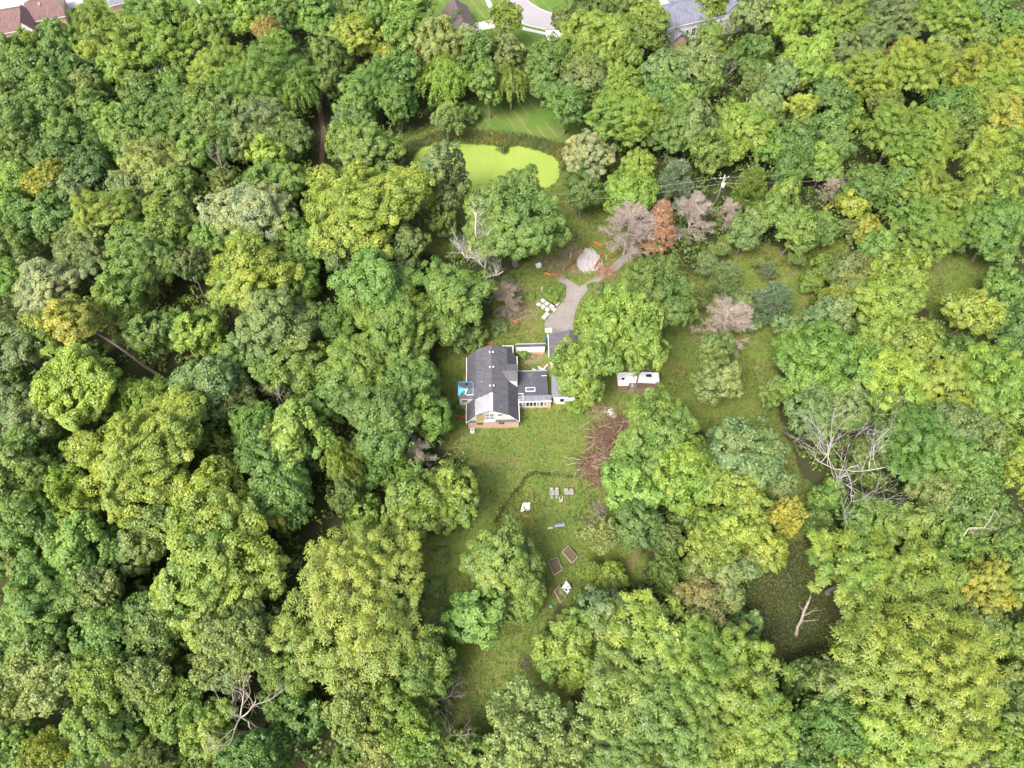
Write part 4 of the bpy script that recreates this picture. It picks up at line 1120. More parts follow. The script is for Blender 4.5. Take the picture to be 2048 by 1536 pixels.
# ------------------------------------------------------------------ trees: where each stands (crown centre and radius as surveyed on the 2048-wide photograph, leaf colour, habit)
TREES = '''
191 50 40 lime F|120 72 30 fresh F|62 84 22 yel S|27 105 28 mid B|112 120 33 dark B|150 130 30 dark B|200 118 34 yel B|240 132 38 yel B|262 65 42 lime F|338 90 46 lime F
288 32 34 mid B|340 24 34 fresh B|352 40 17 sage B|420 55 48 lime B|490 30 42 lime B|440 10 34 fresh B|540 68 30 orange S|562 94 30 lime S|572 20 36 fresh B|630 38 36 fresh V
700 75 44 yel B|440 128 52 lime F|415 150 34 yel F|525 150 74 fresh F|592 190 40 fresh W|338 147 25 silver B|297 140 22 mid B|258 165 26 mid B|345 178 34 fresh B
50 145 46 mid B|113 165 40 mid B|172 150 38 dark B|35 200 46 mid B|100 197 44 mid B|185 186 38 olive B|283 195 44 mid B|350 208 40 dark B|402 208 44 mid B|462 222 40 sage B
525 238 52 sage B|580 278 44 dark B|50 246 46 mid B|112 240 40 mid B|186 228 46 mid B|140 276 54 mid B|232 250 42 fresh B|320 256 52 fresh B|262 286 38 fresh B
408 250 46 mid B|435 292 38 dark B|478 286 38 olive B|545 310 38 yel B|575 360 40 fresh B|52 300 42 mid B|115 322 38 dark B|180 332 42 dark B|20 340 36 dark B
30 362 44 lime B|105 368 48 gold S|20 422 40 lime B|140 388 46 sage B|300 346 62 pale B|385 312 46 fresh B|362 376 48 fresh B|262 376 44 sage B|450 368 30 olive S|525 368 50 mid B
515 440 72 silver B|350 455 56 fresh B|215 430 60 lime F|85 434 52 mid B|170 480 48 olive B|270 490 50 fresh B|25 490 36 mid B|592 478 40 fresh B|430 480 40 fresh B
770 105 26 gold B|765 30 36 fresh B|717 18 34 fresh B|820 22 38 fresh V|812 70 36 fresh V|878 90 58 pale B|890 160 46 lime W|810 152 36 mid V|745 165 52 fresh F|722 218 36 fresh B|795 202 34 mid B|660 110 34 mid B|650 165 30 dark B
705 245 34 sage B|738 300 64 fresh B|690 285 36 fresh B|892 240 36 pale S|960 122 36 dark V|978 172 36 mid V|1013 122 36 olive V|1022 165 40 lime W|993 86 19 olive S|1012 40 36 lime S
1100 122 44 mid B|1085 165 36 mid B|1200 90 74 lime B|1256 85 44 fresh B|1132 205 46 mid B|1170 162 46 olive B|1162 32 46 dark B|1212 20 38 mid B|1270 14 20 rust B|1290 36 40 lime B|1300 72 24 fresh B
1240 172 52 lime S|1238 236 58 lime F|1276 230 50 lime B|1172 312 58 silver B|1165 385 44 dark B|1330 147 48 sage B|1322 192 38 mid B|1345 260 52 mid B|1348 355 42 blue P|1275 335 32 lime B|1260 385 46 lime B
887 358 50 sage V@20|880 440 38 dark B|1032 432 106 mid B|735 412 112 lime B|930 225 24 mid B
1505 35 42 sage B|1425 -8 36 lime B|1366 12 14 sage S|1416 66 22 fresh B@8|1422 90 20 lime B@7|1502 108 50 mid B|1568 42 48 yel B|1625 32 34 lime B|1622 128 60 yel B|1700 38 46 lime B|1727 98 52 sage B|1790 36 46 sage B|1840 20 36 mid B
1895 36 54 lime F|2028 70 44 fresh B|1975 28 42 mid B|1955 80 34 mid B|1400 130 44 sage B|1412 168 28 mid B|1508 180 27 olive S|1555 165 36 sage B|1532 215 32 pale B|1375 206 30 fresh B
1738 155 54 lime F|1826 138 60 lime F|1802 100 22 orange S|1881 118 48 pale B|1956 145 56 gold F|2010 182 56 yel F|2030 122 36 gold F|1662 195 38 dark B|1895 224 50 mid B|1955 222 40 yel F|1998 234 42 gold F|2036 240 30 mid B
1605 222 30 yel B|1700 222 28 lime B|1768 218 36 olive S|1792 265 58 lime F|1853 282 50 lime F|1908 262 36 mid B|1478 260 58 lime B|1385 248 42 sage B|1540 300 38 fresh B|1420 300 40 mid B|1645 263 40 mid B|1587 290 42 mid B|1648 328 36 lime B|1672 293 34 dark B|1580 345 34 dark B
1997 328 74 lime F|1833 320 54 lime F|1875 394 58 lime F|1735 372 40 mid B|1792 378 42 mid B|1847 458 62 lime F|1997 455 64 fresh B|2034 435 40 fresh B|1502 370 34 fresh P|1567 398 32 fresh B|1587 455 50 mid B|1540 430 34 fresh B|1655 455 36 mid B|1624 465 34 olive S|1492 462 44 olive B|1700 412 30 gold B|1705 460 26 olive B|1950 400 44 lime F|1925 470 34 dark B
1738 470 28 gold B|1745 505 36 fresh B|1780 520 34 lime B|1446 498 26 olive S|1455 556 42 sage P|1550 596 46 blue P|1538 540 20 blue P|1415 528 28 sage S|1492 600 24 olive B|1400 604 22 olive S|1505 648 20 sage B|1622 566 24 fresh B|1598 520 22 olive S|1520 525 16 olive S
1308 582 92 mid B|1234 660 86 lime B@19|1170 741 60 lime B@17|1292 706 42 fresh B@20|1428 702 34 olive V|1430 762 52 olive B|1165 800 20 lime S
1943 622 54 yel B|2012 570 46 mid B|2026 655 44 dark B|1792 560 56 lime B|1693 552 38 olive B|1650 534 26 fresh B|1728 568 20 gold B|1668 604 30 gold S|1768 614 70 lime B|1652 636 44 sage B|1586 664 34 sage B
1638 714 78 fresh B|1751 692 44 lime B|1826 692 52 lime B|1908 718 38 mid B|1790 772 52 yel F|1882 770 54 yel F|1553 786 38 mid B|1625 832 50 sage B|1697 810 48 sage B|1997 756 64 lime F|2012 812 54 fresh F|1785 826 40 dark B|1822 842 44 mid B|1740 770 36 dark B|1705 680 30 dark B
1833 896 78 fresh F|1912 864 48 sage B|1956 888 42 sage B|2020 893 38 lime S|1946 942 54 fresh B|2028 942 44 lime B|1946 990 58 mid B|1860 992 46 sage B|1655 992 34 fresh B|1632 1046 34 dark B|1738 925 38 dark B
1740 1046 50 fresh B|1830 1052 52 fresh B|1706 1146 74 lime F|1845 1146 68 lime F|1965 1172 46 gold F|1908 1092 40 fresh B|2004 1102 44 mid B|1980 1044 44 dark B|2026 1148 36 fresh B|1848 1314 148 lime F|1955 1240 44 olive B|1982 1270 36 mid B|2032 1290 40 fresh B|2030 1375 42 olive B
1662 1362 48 olive B|1676 1448 54 mid B|1790 1472 76 yel F|1882 1472 56 lime F|1998 1436 54 mid B|2015 1480 52 fresh B|1602 1358 32 dark B|1735 1515 46 lime F
1312 890 76 bright B|1268 966 62 bright B|1362 962 62 lime B|1276 1048 50 dark B|1486 912 66 sage B|1470 986 56 lime B|1558 962 42 sage B|1566 1030 38 gold S|1524 1094 46 yel B|1450 1058 48 yel B|1424 1106 50 lime B|1333 1086 34 sage S|1330 1146 38 mid S|1440 1164 58 sage B|1384 1030 36 mid B
1202 1068 42 pale S|1180 1140 26 lime S|1226 1160 32 lime B|1392 1214 54 tanleaf B|1486 1254 34 sage B|1520 1030 34 dark B
1004 1118 86 bright B|953 1226 66 bright B|1045 1190 46 bright B|715 1190 132 yel F|911 970 50 lime B|900 1004 52 lime B|822 1012 60 fresh B|826 946 28 fresh B|688 924 40 lime W|692 992 33 olive S|752 946 32 mid B|730 1030 34 lime B
840 1342 64 mid B|873 1318 40 dark B|793 1414 55 fresh B|710 1428 62 pale S|834 1468 58 lime S|765 1502 54 pale S|1070 1468 98 pale S|955 1510 46 fresh B|1138 1300 64 lime B|1208 1228 56 sage B|1226 1272 40 mid B|690 1525 40 mid B
1290 1282 78 lime F|1258 1392 78 fresh F|1392 1330 84 lime F|1342 1450 86 fresh F|1500 1398 72 lime F|1478 1312 58 yel F|1540 1452 50 lime F|1245 1495 58 mid F|1468 1502 64 lime F|1598 1500 44 dark B|1180 1480 34 dark B
50 1050 58 fresh B|157 1034 44 yel B|164 1086 68 fresh B|20 1118 36 dark B|68 1132 36 olive B|85 1207 82 fresh B|191 1188 62 pale S|100 1292 60 mid B|212 1284 64 mid B|273 1096 50 olive B|315 1054 54 pale S|318 1238 58 mid B|440 1142 108 yel B|485 1060 58 yel B|205 1130 36 dark B|375 1180 36 dark B
472 1290 94 pale S|564 1262 44 mid B|581 1340 48 mid B|581 1402 42 mid B|92 1358 68 pale S|212 1352 54 lime B|297 1365 62 pale S|20 1426 40 pale S|362 1420 54 fresh B|420 1458 48 yel B|362 1486 40 yel B|191 1458 66 fresh B|253 1468 50 fresh B|20 1505 42 fresh B|96 1512 44 gold S|308 1512 44 olive S|386 1525 44 fresh B|506 1520 54 mid B|395 1350 40 dark B|610 1440 44 dark B|340 1300 36 mid B|20 1290 40 fresh B
96 568 64 silver B|27 690 50 sage B|147 636 60 gold L|85 670 38 lime B|240 595 50 fresh B|290 527 60 fresh B|164 520 46 olive B|302 664 46 mid B|376 534 38 sage S|22 560 36 fresh B|350 660 36 mid B|188 716 26 dark B
150 773 84 yel B|300 800 48 lime W|38 805 44 sage B|60 862 54 sage B|506 541 86 lime B|547 650 84 sage B|395 660 50 lime B|581 740 54 mid B|420 773 58 sage B|478 806 34 olive S|600 570 36 fresh B|20 760 30 dark B|620 640 36 dark B|470 715 40 mid B
290 905 122 yel B|581 869 68 lime B|540 932 58 mid B|440 905 34 lime B|427 860 30 mid B|40 944 62 fresh B|90 900 38 mid B|130 978 42 yel S|427 985 72 yel S|564 989 60 fresh B|267 1000 48 sage B|510 850 40 fresh B|160 920 36 dark B|620 920 34 dark B
698 503 48 olive B|800 503 48 olive B|757 580 82 fresh B|912 596 76 fresh B|607 505 46 fresh B|676 655 40 mid B|800 662 76 fresh B|715 747 74 fresh B|815 762 70 mid B|762 832 80 mid B|862 828 46 fresh B|676 785 54 mid B|770 872 54 mid B|627 730 36 lime B|560 470 34 dark B|632 790 32 dark B|640 420 34 lime B|930 672 34 mid B
'''
DEADS = '''
1382 440 50 grey T|1454 434 32 grey T|1256 464 56 tan T|1318 450 41 rust TC|1662 382 28 grey T|1447 652 66 grey Tw|837 910 38 grey Tl|820 984 28 grey Tl
1690 925 100 white Dw|968 510 52 white Db|1447 165 26 grey Ds|1775 494 22 grey Ds|495 1445 78 grey Dg|922 1476 28 grey Ds|1012 600 34 grey Tf|450 345 24 grey Ds
962 1165 24 grey Ds|560 795 26 grey Ds|500 800 22 grey Ds|850 640 24 grey Ds
'''
HAND = {  # the trees anyone would point at first: (label, the short name that others are placed by)
    (1032, 432): ('huge round mid green tree standing in front of the duckweed pond', 'huge pond-side tree'),
    (735, 412): ('huge broad yellow-green tree left of the duckweed pond', 'huge yellow-green tree by the pond'),
    (715, 1190): ('largest bright yellow-green feathery tree, beside the lower lawn opening', 'largest bright yellow-green tree'),
    (1848, 1314): ('enormous feathery yellow-green tree filling the lower right corner', 'enormous feathery tree'),
    (515, 440): ('big silvery-leaved tree amid green woodland left of the pond', 'big silvery tree'),
    (96, 568): ('silvery-leaved rounded tree near the left edge of the wood', 'silvery left-edge tree'),
    (1172, 312): ('silver-topped tree at the right-hand shore of the pond', 'silver-topped pond tree'),
    (290, 905): ('very broad golden-green spreading tree, brightest in the left wood', 'broad golden-green tree'),
    (440, 1142): ('large bright yellow layered tree in the lower left wood', 'large yellow layered tree'),
    (147, 636): ('golden olive tree leaning left on its long bare pale trunk', 'leaning golden olive tree'),
    (150, 773): ('yellow-green domed tree below the leaning golden olive tree', 'yellow-green domed tree'),
    (545, 310): ('small bright yellow tree standing out of darker woods', 'small bright yellow tree'),
    (540, 68): ('orange-tinged tree among green crowns near the top edge', 'orange-tinged tree'),
    (1318, 450): ('rust red dead conifer, narrow and still holding its needles', 'rust red conifer'),
    (1256, 464): ('tan dead conifer dense with twigs beside the gravel heap', 'tan dead conifer'),
    (1382, 440): ('grey dead conifer with ascending twiggy boughs, right of the rust red one', 'grey dead conifer'),
    (1447, 652): ('wide grey dead tree spreading over the side lawn', 'wide grey dead tree'),
    (1690, 925): ('bleached leafless tree with long spreading limbs near the right lawn', 'bleached leafless tree'),
    (968, 510): ('tall bare bleached tree with antler-like limbs beside the drive', 'tall bare bleached tree'),
    (1234, 660): ('giant leafy yellow-green tree overhanging the garage wing roof', 'giant garage-side tree'),
    (1308, 582): ('wide bushy green tree behind the garage-side giant, along the drive', 'bushy drive-side tree'),
    (1430, 762): ('dense olive bush-like tree standing alone on the side lawn', 'lone olive lawn tree'),
    (1550, 596): ('loose blue-green pine with visible boughs right of the dead grey tree', 'blue-green pine'),
    (1348, 355): ('soft blue-green pine behind the rust red conifer', 'soft pine'),
    (892, 240): ('pale willow-like tree leaning over the far shore of the pond', 'pale willow'),
    (912, 596): ('rounded fresh green tree right behind the main house', 'rounded tree behind the house'),
    (1004, 1118): ('fresh green round tree standing alone in the lower lawn', 'round lower-lawn tree'),
    (1070, 1468): ('pale see-through tree at the very bottom of the lower lawn', 'pale bottom-edge tree'),
    (1312, 890): ('bright green tree rising right behind the brown brush heap', 'bright brush-heap tree'),
    (1943, 622): ('yellow-green tree alone in the small right-hand meadow', 'meadow tree'),
    (1738, 470): ('golden orange-topped tree at the edge of the far right lawn', 'golden-topped tree'),
    (1270, 14): ('rust red leafy tree at the top edge by the street', 'rust red street tree'),
    (1622, 128): ('bright yellow tree between darker crowns right of the slate-roofed house', 'bright yellow tree'),
    (1956, 145): ('golden yellow tree near the top right corner', 'golden top-right tree'),
    (1012, 40): ('slim airy yellow-green tree standing on the mown lawn by the street', 'airy street-side tree'),
    (1200, 90): ('wide yellow-green tree below the street bend', 'wide street-side tree'),
    (837, 910): ('pale grey leafless tree at the near left side of the lawn', 'pale leafless lawn-side tree'),
    (495, 1445): ('big tangled grey leafless tree among green crowns at the lower left', 'tangled grey tree'),
    (1202, 1068): ('pale airy tree with a visible trunk beside the raised beds', 'pale airy tree'),
    (1566, 1030): ('golden olive fine-leaved tree right of the lower lawn thicket', 'golden fine-leaved tree'),
    (200, 118): ('bright yellow tree nearest the brown-roofed house', 'bright yellow house-side tree'),
    (525, 150): ('broad feathery fresh green tree left of the woodland path', 'broad feathery tree'),
    (738, 300): ('bright fresh green domed tree beside the left pond bank', 'pond-bank dome'),
    (1486, 912): ('sage green domed tree at the right of the lawn thicket', 'sage lawn-side dome'),
    (1638, 714): ('large fresh green tree between the pine and the right-hand wood', 'large fresh right-hand tree'),
    (887, 358): ('tall sage green tree in front of the pond, slimmer than its neighbour', 'tall sage pond tree'),
    (472, 1290): ('large pale grey-green airy tree in the lower left wood', 'large pale airy tree'),
    (1706, 1146): ('feathery yellow-green tree right of the broken snag clearing', 'feathery snag-side tree'),
    (62, 84): ('thin yellow tree in front of the brown roof', 'thin yellow tree'),
}
PLACES = {'main house': (985, 770), 'garage wing': (1120, 720), 'white-roofed shed': (1277, 765), 'brush heap': (1200, 900), 'duckweed pond': (970, 320), 'gravel heap': (1178, 520),
          'pallets': (1090, 610), 'utility pole': (1440, 385), 'broken snag': (1605, 1230), 'snapped trunk': (865, 1400), 'raised beds': (1125, 1125), 'brown-roofed house': (60, 60),
          'slate-roofed house': (1400, 60), 'street bend': (1100, 40), 'woodland path': (642, 260), 'left photo edge': None}

# ------------------------------------------------------------------ trees: placing and describing each
COLOURS['tanleaf'] = ((.235, .245, .095), 'tan-tipped olive')
prng = random.Random(11)
NOUN = {'B': 'rounded tree', 'F': 'feathery tree', 'S': 'airy tree', 'W': 'drooping tree', 'V': 'tall narrow tree', 'P': 'pine', 'C': 'conifer', 'L': 'leaning tree',
        'T': 'twiggy dead conifer', 'D': 'leafless tree'}
LAND = [(n, p[0], p[1]) for n, p in PLACES.items() if p] + [(s[1], x, y) for (x, y), s in HAND.items()]

def parse(txt):
    out = []
    for row in txt.replace('\n', '|').split('|'):
        w = row.split()
        if len(w) == 5: out.append((float(w[0]), float(w[1]), float(w[2]), w[3], w[4]))
    return out

def direction(dx, dy):
    if abs(dx) > 2.0 * abs(dy): return 'right of' if dx > 0 else 'left of'
    if abs(dy) > 2.0 * abs(dx): return 'in front of' if dy > 0 else 'behind'
    return ('in front and ' if dy > 0 else 'behind and ') + ('right of' if dx > 0 else 'left of')

USED = {}
def describe(x, y, r, colour, noun, size):
    if (x, y) in HAND:
        USED[HAND[(x, y)][0]] = 1
        return HAND[(x, y)][0]
    near = sorted((math.hypot((x - lx), (y - ly) * 1.25), n, x - lx, y - ly) for n, lx, ly in LAND if abs(x - lx) + abs(y - ly) > 4)
    def put(k, extra=''):
        d, n, dx, dy = near[k]
        far = 'just ' if d < 85 else ('' if d < 190 else 'well ')
        return f'{far}{direction(dx, dy)} the {n}'
    def nw(t): return len(t.replace('-', ' ').split())
    edge = 'at the left edge' if x < 45 else 'at the right edge' if x > 2003 else 'at the top edge' if y < 42 else 'at the bottom edge' if y > 1495 else ''
    cands = [f'{size} {colour} {noun} {put(0)}']
    if edge: cands.insert(0, f'{colour} {noun} {edge}, {put(0)}')
    for k in (1, 2, 3):
        cands.append(f'{size} {colour} {noun} {put(k)}')
    for a, b in ((0, 1), (0, 2), (1, 2), (0, 3), (1, 3)):
        cands.append(f'{colour} {noun} between the {near[a][1]} and the {near[b][1]}')
    for k in (0, 1, 2):
        for tail in (', half hidden by neighbours', ', partly shaded', ', standing in a gap'):
            pass
    for k in (4, 5, 6): cands.append(f'{size} {colour} {noun} {put(k)}')
    for c in cands:
        if c not in USED and nw(c) <= 16:
            USED[c] = 1
            return c
    c = f'{size} {colour} {noun} {round(x / 20.48)} % across and {round(y / 15.36)} % down'
    USED[c] = 1
    return c

LAWN_ALL = LAWNS[:4]
def on_lawn(p): return any(bool(inside(q, np.array([p.x]), np.array([p.y]))[0]) for q in LAWN_ALL)

def jitter(c, k=0.10):
    f = 1 + prng.uniform(-k, k)
    return (c[0] * f * (1 + prng.uniform(-k, k)), c[1] * f, c[2] * f * (1 + prng.uniform(-k, k)), 1.0)

TREE_XY = []
def plant(x, y, r, colk, form):
    form, _, h_set = form.partition('@')
    albedo, cword = COLOURS[colk]
    kind = form[0]
    R = r / px_per_m(x, y, 9)
    fam = 'B' if kind == 'L' else kind
    size_class = 1 if R < 3.3 else 2 if R < 5.9 else 3 if R < 8.8 else 4
    while fam + str(size_class) not in PROTO:
        size_class = size_class - 1 if size_class > 2 else 2
        if fam in 'PCV': size_class = 2
    pr = prng.choice(PROTO[fam + str(size_class)])
    s = R / pr['R']
    p0 = ground_at(x, y, 7)
    wood = not on_lawn(p0)
    H = pr['H'] * s
    if wood: H = max(H, 9.5 + 0.75 * R + prng.uniform(-1.2, 1.8)) if R > 2.4 else max(H, 6.0)
    H = min(H, pr['H'] * s * 1.5)
    if h_set: H = float(h_set)
    lift = 0.0
    if h_set and H > pr['H'] * s * 1.35: lift, H0h = H - pr['H'] * s * 1.2, H; H = pr['H'] * s * 1.2
    sz = H / pr['H']
    zc = pr['zc'] * sz + lift
    R = (1.07 if wood else 0.95) * r / px_per_m(x, y, zc); s = R / pr['R']
    p = ground_at(x, y, zc)
    size = 'small' if R < 3 else 'mid-sized' if R < 5 else 'large' if R < 7.5 else 'very large'
    name = {'P': 'pine_tree', 'C': 'conifer_tree', 'W': 'willow_tree', 'F': 'feathery_tree', 'S': 'airy_tree', 'V': 'columnar_tree'}.get(kind, 'leafy_tree')
    t = thing(name, describe(x, y, r, cword, NOUN[kind], size), 'tree', (p.x, p.y, 0), prng.uniform(0, 6.28), 'trees of the wood' if wood else 'trees standing in the clearings')
    t.scale = (s * prng.uniform(0.95, 1.05), s * prng.uniform(0.95, 1.05), sz)
    if kind == 'L':          # long bare trunk leaning out to the left, the crown at its end
        foot, head = ground_at(332, 758), ground_at(x, y, 15.0)
        t.location = foot; t.scale = (1, 1, 1); t.rotation_euler = (0, 0, 0)
        r_ = np.random.default_rng(4); tb = TB(); d = np.array(head - foot)
        tb.tube(bent((0, 0, -.2), d, r_, 9, .03), np.linspace(.34, .13, 9), 8)
        for k in range(5): tb.tube(bent(d * .75, d + r_.normal(size=3) * 2.2, r_, 6, .1), np.linspace(.13, .04, 6), 5)
        o = link('trunk', tb.mesh('leaning_trunk', M['tint']), t); o.color = (.27, .23, .18, 1)
        c = link('crown', pr['crown'], t, (d[0], d[1], d[2] - pr['zc'])); c.color = jitter(albedo)
        return t
    if not wood or prng.random() < 0.5:
        t.rotation_euler = (prng.uniform(-.05, .05), prng.uniform(-.05, .05), t.rotation_euler[2])
    tr_ = link('trunk', pr['trunk'], t)
    c = link('crown', pr['crown'], t)
    if lift:
        c.location.z = lift / sz; tr_.scale = (1.15, 1.15, 1 + lift / (pr['H'] * sz))
    c.color = jitter(albedo)
    TREE_XY.append((p.x, p.y, R))
    return t

TREE_LIST = parse(TREES)
for row in TREE_LIST: plant(*row)

RUST, _ = crown_cone('foliage', 3.0, 10.0, 121, 190, (0.42, 0.13), .8, .75, 34)
def plant_dead(x, y, r, colk, form):
    albedo, cword = COLOURS[colk]
    if form[0] == 'T':
        meshes, R0, H0 = prng.choice(DEAD['TC' if form == 'TC' else 'T'])
        R = r / px_per_m(x, y, 6); s = R / R0; sz = max(0.55, min(s * 1.05, 1.2))
        if form == 'TC': sz = 1.15
        if form == 'Tl': sz = s * 1.1
        if form == 'Tw': sz = 1.05; s *= .92
        parts = ('trunk', 'bough', 'twig')
        zc = H0 * sz * 0.5
    else:
        meshes, R0, H0 = prng.choice(DEAD['D'])
        R = r / px_per_m(x, y, 8); s = R / R0
        sz = {'s': max(0.75, s), 'g': 1.1, 'f': 0.35, 'w': 0.9, 'b': 1.2}[form[1]]
        parts = ('trunk', 'branch')
        zc = H0 * sz * 0.62
    p = ground_at(x, y, zc)
    size = 'small' if R < 3 else 'mid-sized' if R < 5 else 'large'
    t = thing('dead_tree', describe(x, y, r, cword, NOUN[form[0]], size), 'dead tree', (p.x, p.y, 0), prng.uniform(0, 6.28), 'dead trees and snags')
    t.scale = (s, s, sz)
    for n, me in zip(parts, meshes):
        o = link(n, me, t); o.color = jitter(albedo, 0.06)
    if form == 'TC':
        o = link('foliage', RUST, t); o.color = (*albedo, 1); o.scale = (1.02, 1.02, 1.12); o.location.z = .9
    return t
for row in parse(DEADS):
    if row[4] in ('Dw', 'Db'): continue
    plant_dead(*row)

def single_dead(name, x, y, z0pt, seed, H, R, colk, label, **kw):
    """A dead tree with its own shape; (x, y) is the foot of its trunk in the photograph."""
    me = dead_tree_meshes(name, seed, H, R, **kw)
    p = ground_at(x, y)
    t = thing('dead_tree', label, 'dead tree', (p.x, p.y, 0), 0, 'dead trees and snags')
    for n, m_ in zip(('trunk', 'branch'), me):
        o = link(n, m_, t); o.color = (*COLOURS[colk][0], 1)
    return t
single_dead('spreading', 1672, 968, None, 21, 9, 10.5, 'white', HAND[(1690, 925)][0], n_main=9, lev=3, fork=0.12, r0=0.24, up=0.2, spread=0.65)
single_dead('antler', 973, 594, None, 23, 15, 7.0, 'white', HAND[(968, 510)][0], n_main=6, lev=3, fork=0.45, r0=0.44, up=0.22, spread=0.85)

def snag(name, foot, tip, h, label, seed, r0, stubs, colour=(.34, .295, .25)):
    """A broken trunk: splintered top, stubs of limbs."""
    r = np.random.default_rng(seed)
    a, b = ground_at(*foot), ground_at(tip[0], tip[1], h)
    t = thing(name, label, 'dead tree', (a.x, a.y, 0), 0, 'dead trees and snags')
    top = np.array(b - a)
    tb = TB(); pts = bent((0, 0, -0.2), top, r, 9, 0.03)
    tb.tube(pts, r0 * np.array([1.35, 1.05, .95, .9, .85, .8, .72, .6, .12]), 9)
    for k in range(5):
        q = pts[7] + r.normal(size=3) * r0 * 0.35
        tb.tube([q, q + np.array([r.normal() * .12, r.normal() * .12, r.uniform(.4, 1.1)])], [r0 * 0.3, 0.02], 4)
    o = link('trunk', tb.mesh('trunk', M['tint']), t); o.color = (*colour, 1)
    for f, d, ln, lev in stubs:
        tb = TB(); branch_out(tb, pts[f], d, ln, r0 * 0.3, lev, r, 0.8, 0.1)
        o = link('limb', tb.mesh('limb', M['tint']), t); o.color = (.42, .36, .3, 1)
    return t
snag('broken_snag', (1592, 1270), (1622, 1190), 6.5, 'broken pale snag with limb stubs in the dark right-hand clearing', 3, 0.26,
     [(4, (1, .1, .1), 2.4, 1), (3, (1, -.2, .05), 2.6, 0), (5, (-.8, .3, .5), 1.6, 0), (2, (-.3, -.9, .2), 1.2, 0)])
snag('broken_snag', (874, 1426), (852, 1370), 7.0, 'snapped brown trunk with grey fine branches at the foot of the lawn', 5, 0.36,
     [(3, (1, .4, .3), 3.4, 3), (4, (1, -.3, .5), 3.0, 3), (2, (.9, -.7, .1), 3.0, 2), (5, (.9, .6, .5), 2.6, 2)])

# bare limbs that show among the crowns
def bare_limb(pts_px, z, r0, label, seed, colour=(.45, .4, .33)):
    r = np.random.default_rng(seed)
    q = [ground_at(x, y, z + dz) for x, y, dz in pts_px]
    t = thing('fallen_limb', label, 'branch', (q[0].x, q[0].y, 0), 0)
    tb = TB(); loc = np.array([np.array(p) - np.array((q[0].x, q[0].y, 0)) for p in q])
    tb.tube(loc, np.linspace(r0, r0 * 0.4, len(loc)), 6)
    for i in range(1, len(loc)):
        branch_out(tb, loc[i], r.normal(size=3) + np.array([0, 0, .3]), 1.8, r0 * 0.45, 1, r)
    o = link('limb', tb.mesh('limb', M['tint']), t); o.color = (*colour, 1)
bare_limb([(1926, 1072, 0), (1938, 1056, 1), (1968, 1056, 1.5), (1980, 1040, 2), (1990, 1020, 2)], 15, 0.11, 'bare white branch sticking out of the canopy by the right edge', 61)

# ------------------------------------------------------------------ things in the clearing
def at(px, py, z=0.0): return ground_at(px, py, z)
def lpart(name, mb, mat, parent, label=None, smooth=False):
    o = mb.build(name, mat, parent, smooth)
    if label: o['label'] = label
    return o

# utility pole with its wires
p = at(1428, 418)
up = thing('utility_pole', 'grey wooden utility pole with white transformer behind the dead conifers', 'utility pole', p)
top = Vector(at(1450, 350, 11.5)) - p; top.z = 11.5
lpart('pole', MB().tube([(0, 0, -.3), top * .5, top], [.2, .17, .13], 9), M['metal'], up, smooth=True)
lpart('crossarm', MB().obox(top + Vector((0, -.16, -.7)), math.radians(12), 2.2, .12, .12), M['wood'], up)
tr = lpart('transformer', MB().tube([top + Vector((.15, -.45, -3.0)), top + Vector((.15, -.45, -1.9))], .38, 12), M['white'], up, smooth=True)
lpart('bracket', MB().obox(top + Vector((.08, -.22, -2.5)), 0, .16, .3, .5), M['metal'], up)
for k in (-.9, 0, .9):
    lpart('insulator', MB().tube([top + Vector((k, -.16 + k * .2, -.58)), top + Vector((k, -.16 + k * .2, -.3))], [.08, .05], 7), M['white'], up)
lpart('service_riser', MB().tube([top + Vector((.2, -.1, -1.9)), top + Vector((.35, 0, -1.0)), top + Vector((-.05, 0, -.2))], .05, 6), M['white'], up)
M['wire'] = plain('aluminium_cable', (.32, .33, .34), .5, .1)
for dz, lab, px0, px1 in ((-.45, 'upper power line crossing the wood behind the dead conifers', (1000, 392), (1860, 318)), (-2.2, 'lower power line crossing the wood behind the dead conifers', (1000, 408), (1860, 338))):
    a, b, c = at(px0[0], px0[1], 9.8), p + top + Vector((0, -.2, dz)), at(px1[0], px1[1], 9.8)
    pts = []
    for u, v in ((a, b), (b, c)):
        for k in range(12):
            t = k / 12; q = u.lerp(v, t); q.z -= 1.1 * 4 * t * (1 - t); pts.append(q)
    pts.append(c)
    tag(MB().tube([q - a for q in pts], .024, 5).build('power_line', M['wire'], None), lab, 'cable').location = a

# basketball hoop by the garage corner
p = at(1094, 686)
bh = thing('basketball_hoop', 'white basketball backboard on a blue-padded pole by the garage corner', 'basketball hoop', p)
lpart('pole', MB().tube([(0, 0, 0), (0, 0, 3.0)], .06, 8), M['white'], bh)
lpart('pad', MB().box(-.28, .22, -.2, .3, .05, 2.1), M['bluepad'], bh)
lpart('backboard', MB().obox((.15, .5, 2.95), 0, 1.35, .06, 1.0, math.radians(-18)), M['white'], bh)
lpart('arm', MB().box(-.05, .05, .06, .5, 3.0, 3.1), M['metal'], bh)
lpart('rim', MB().tube([(.15 + .23 * math.cos(a), 1.0 + .23 * math.sin(a), 3.05) for a in np.linspace(0, 6.28, 14)], .02, 5), M['net'], bh)

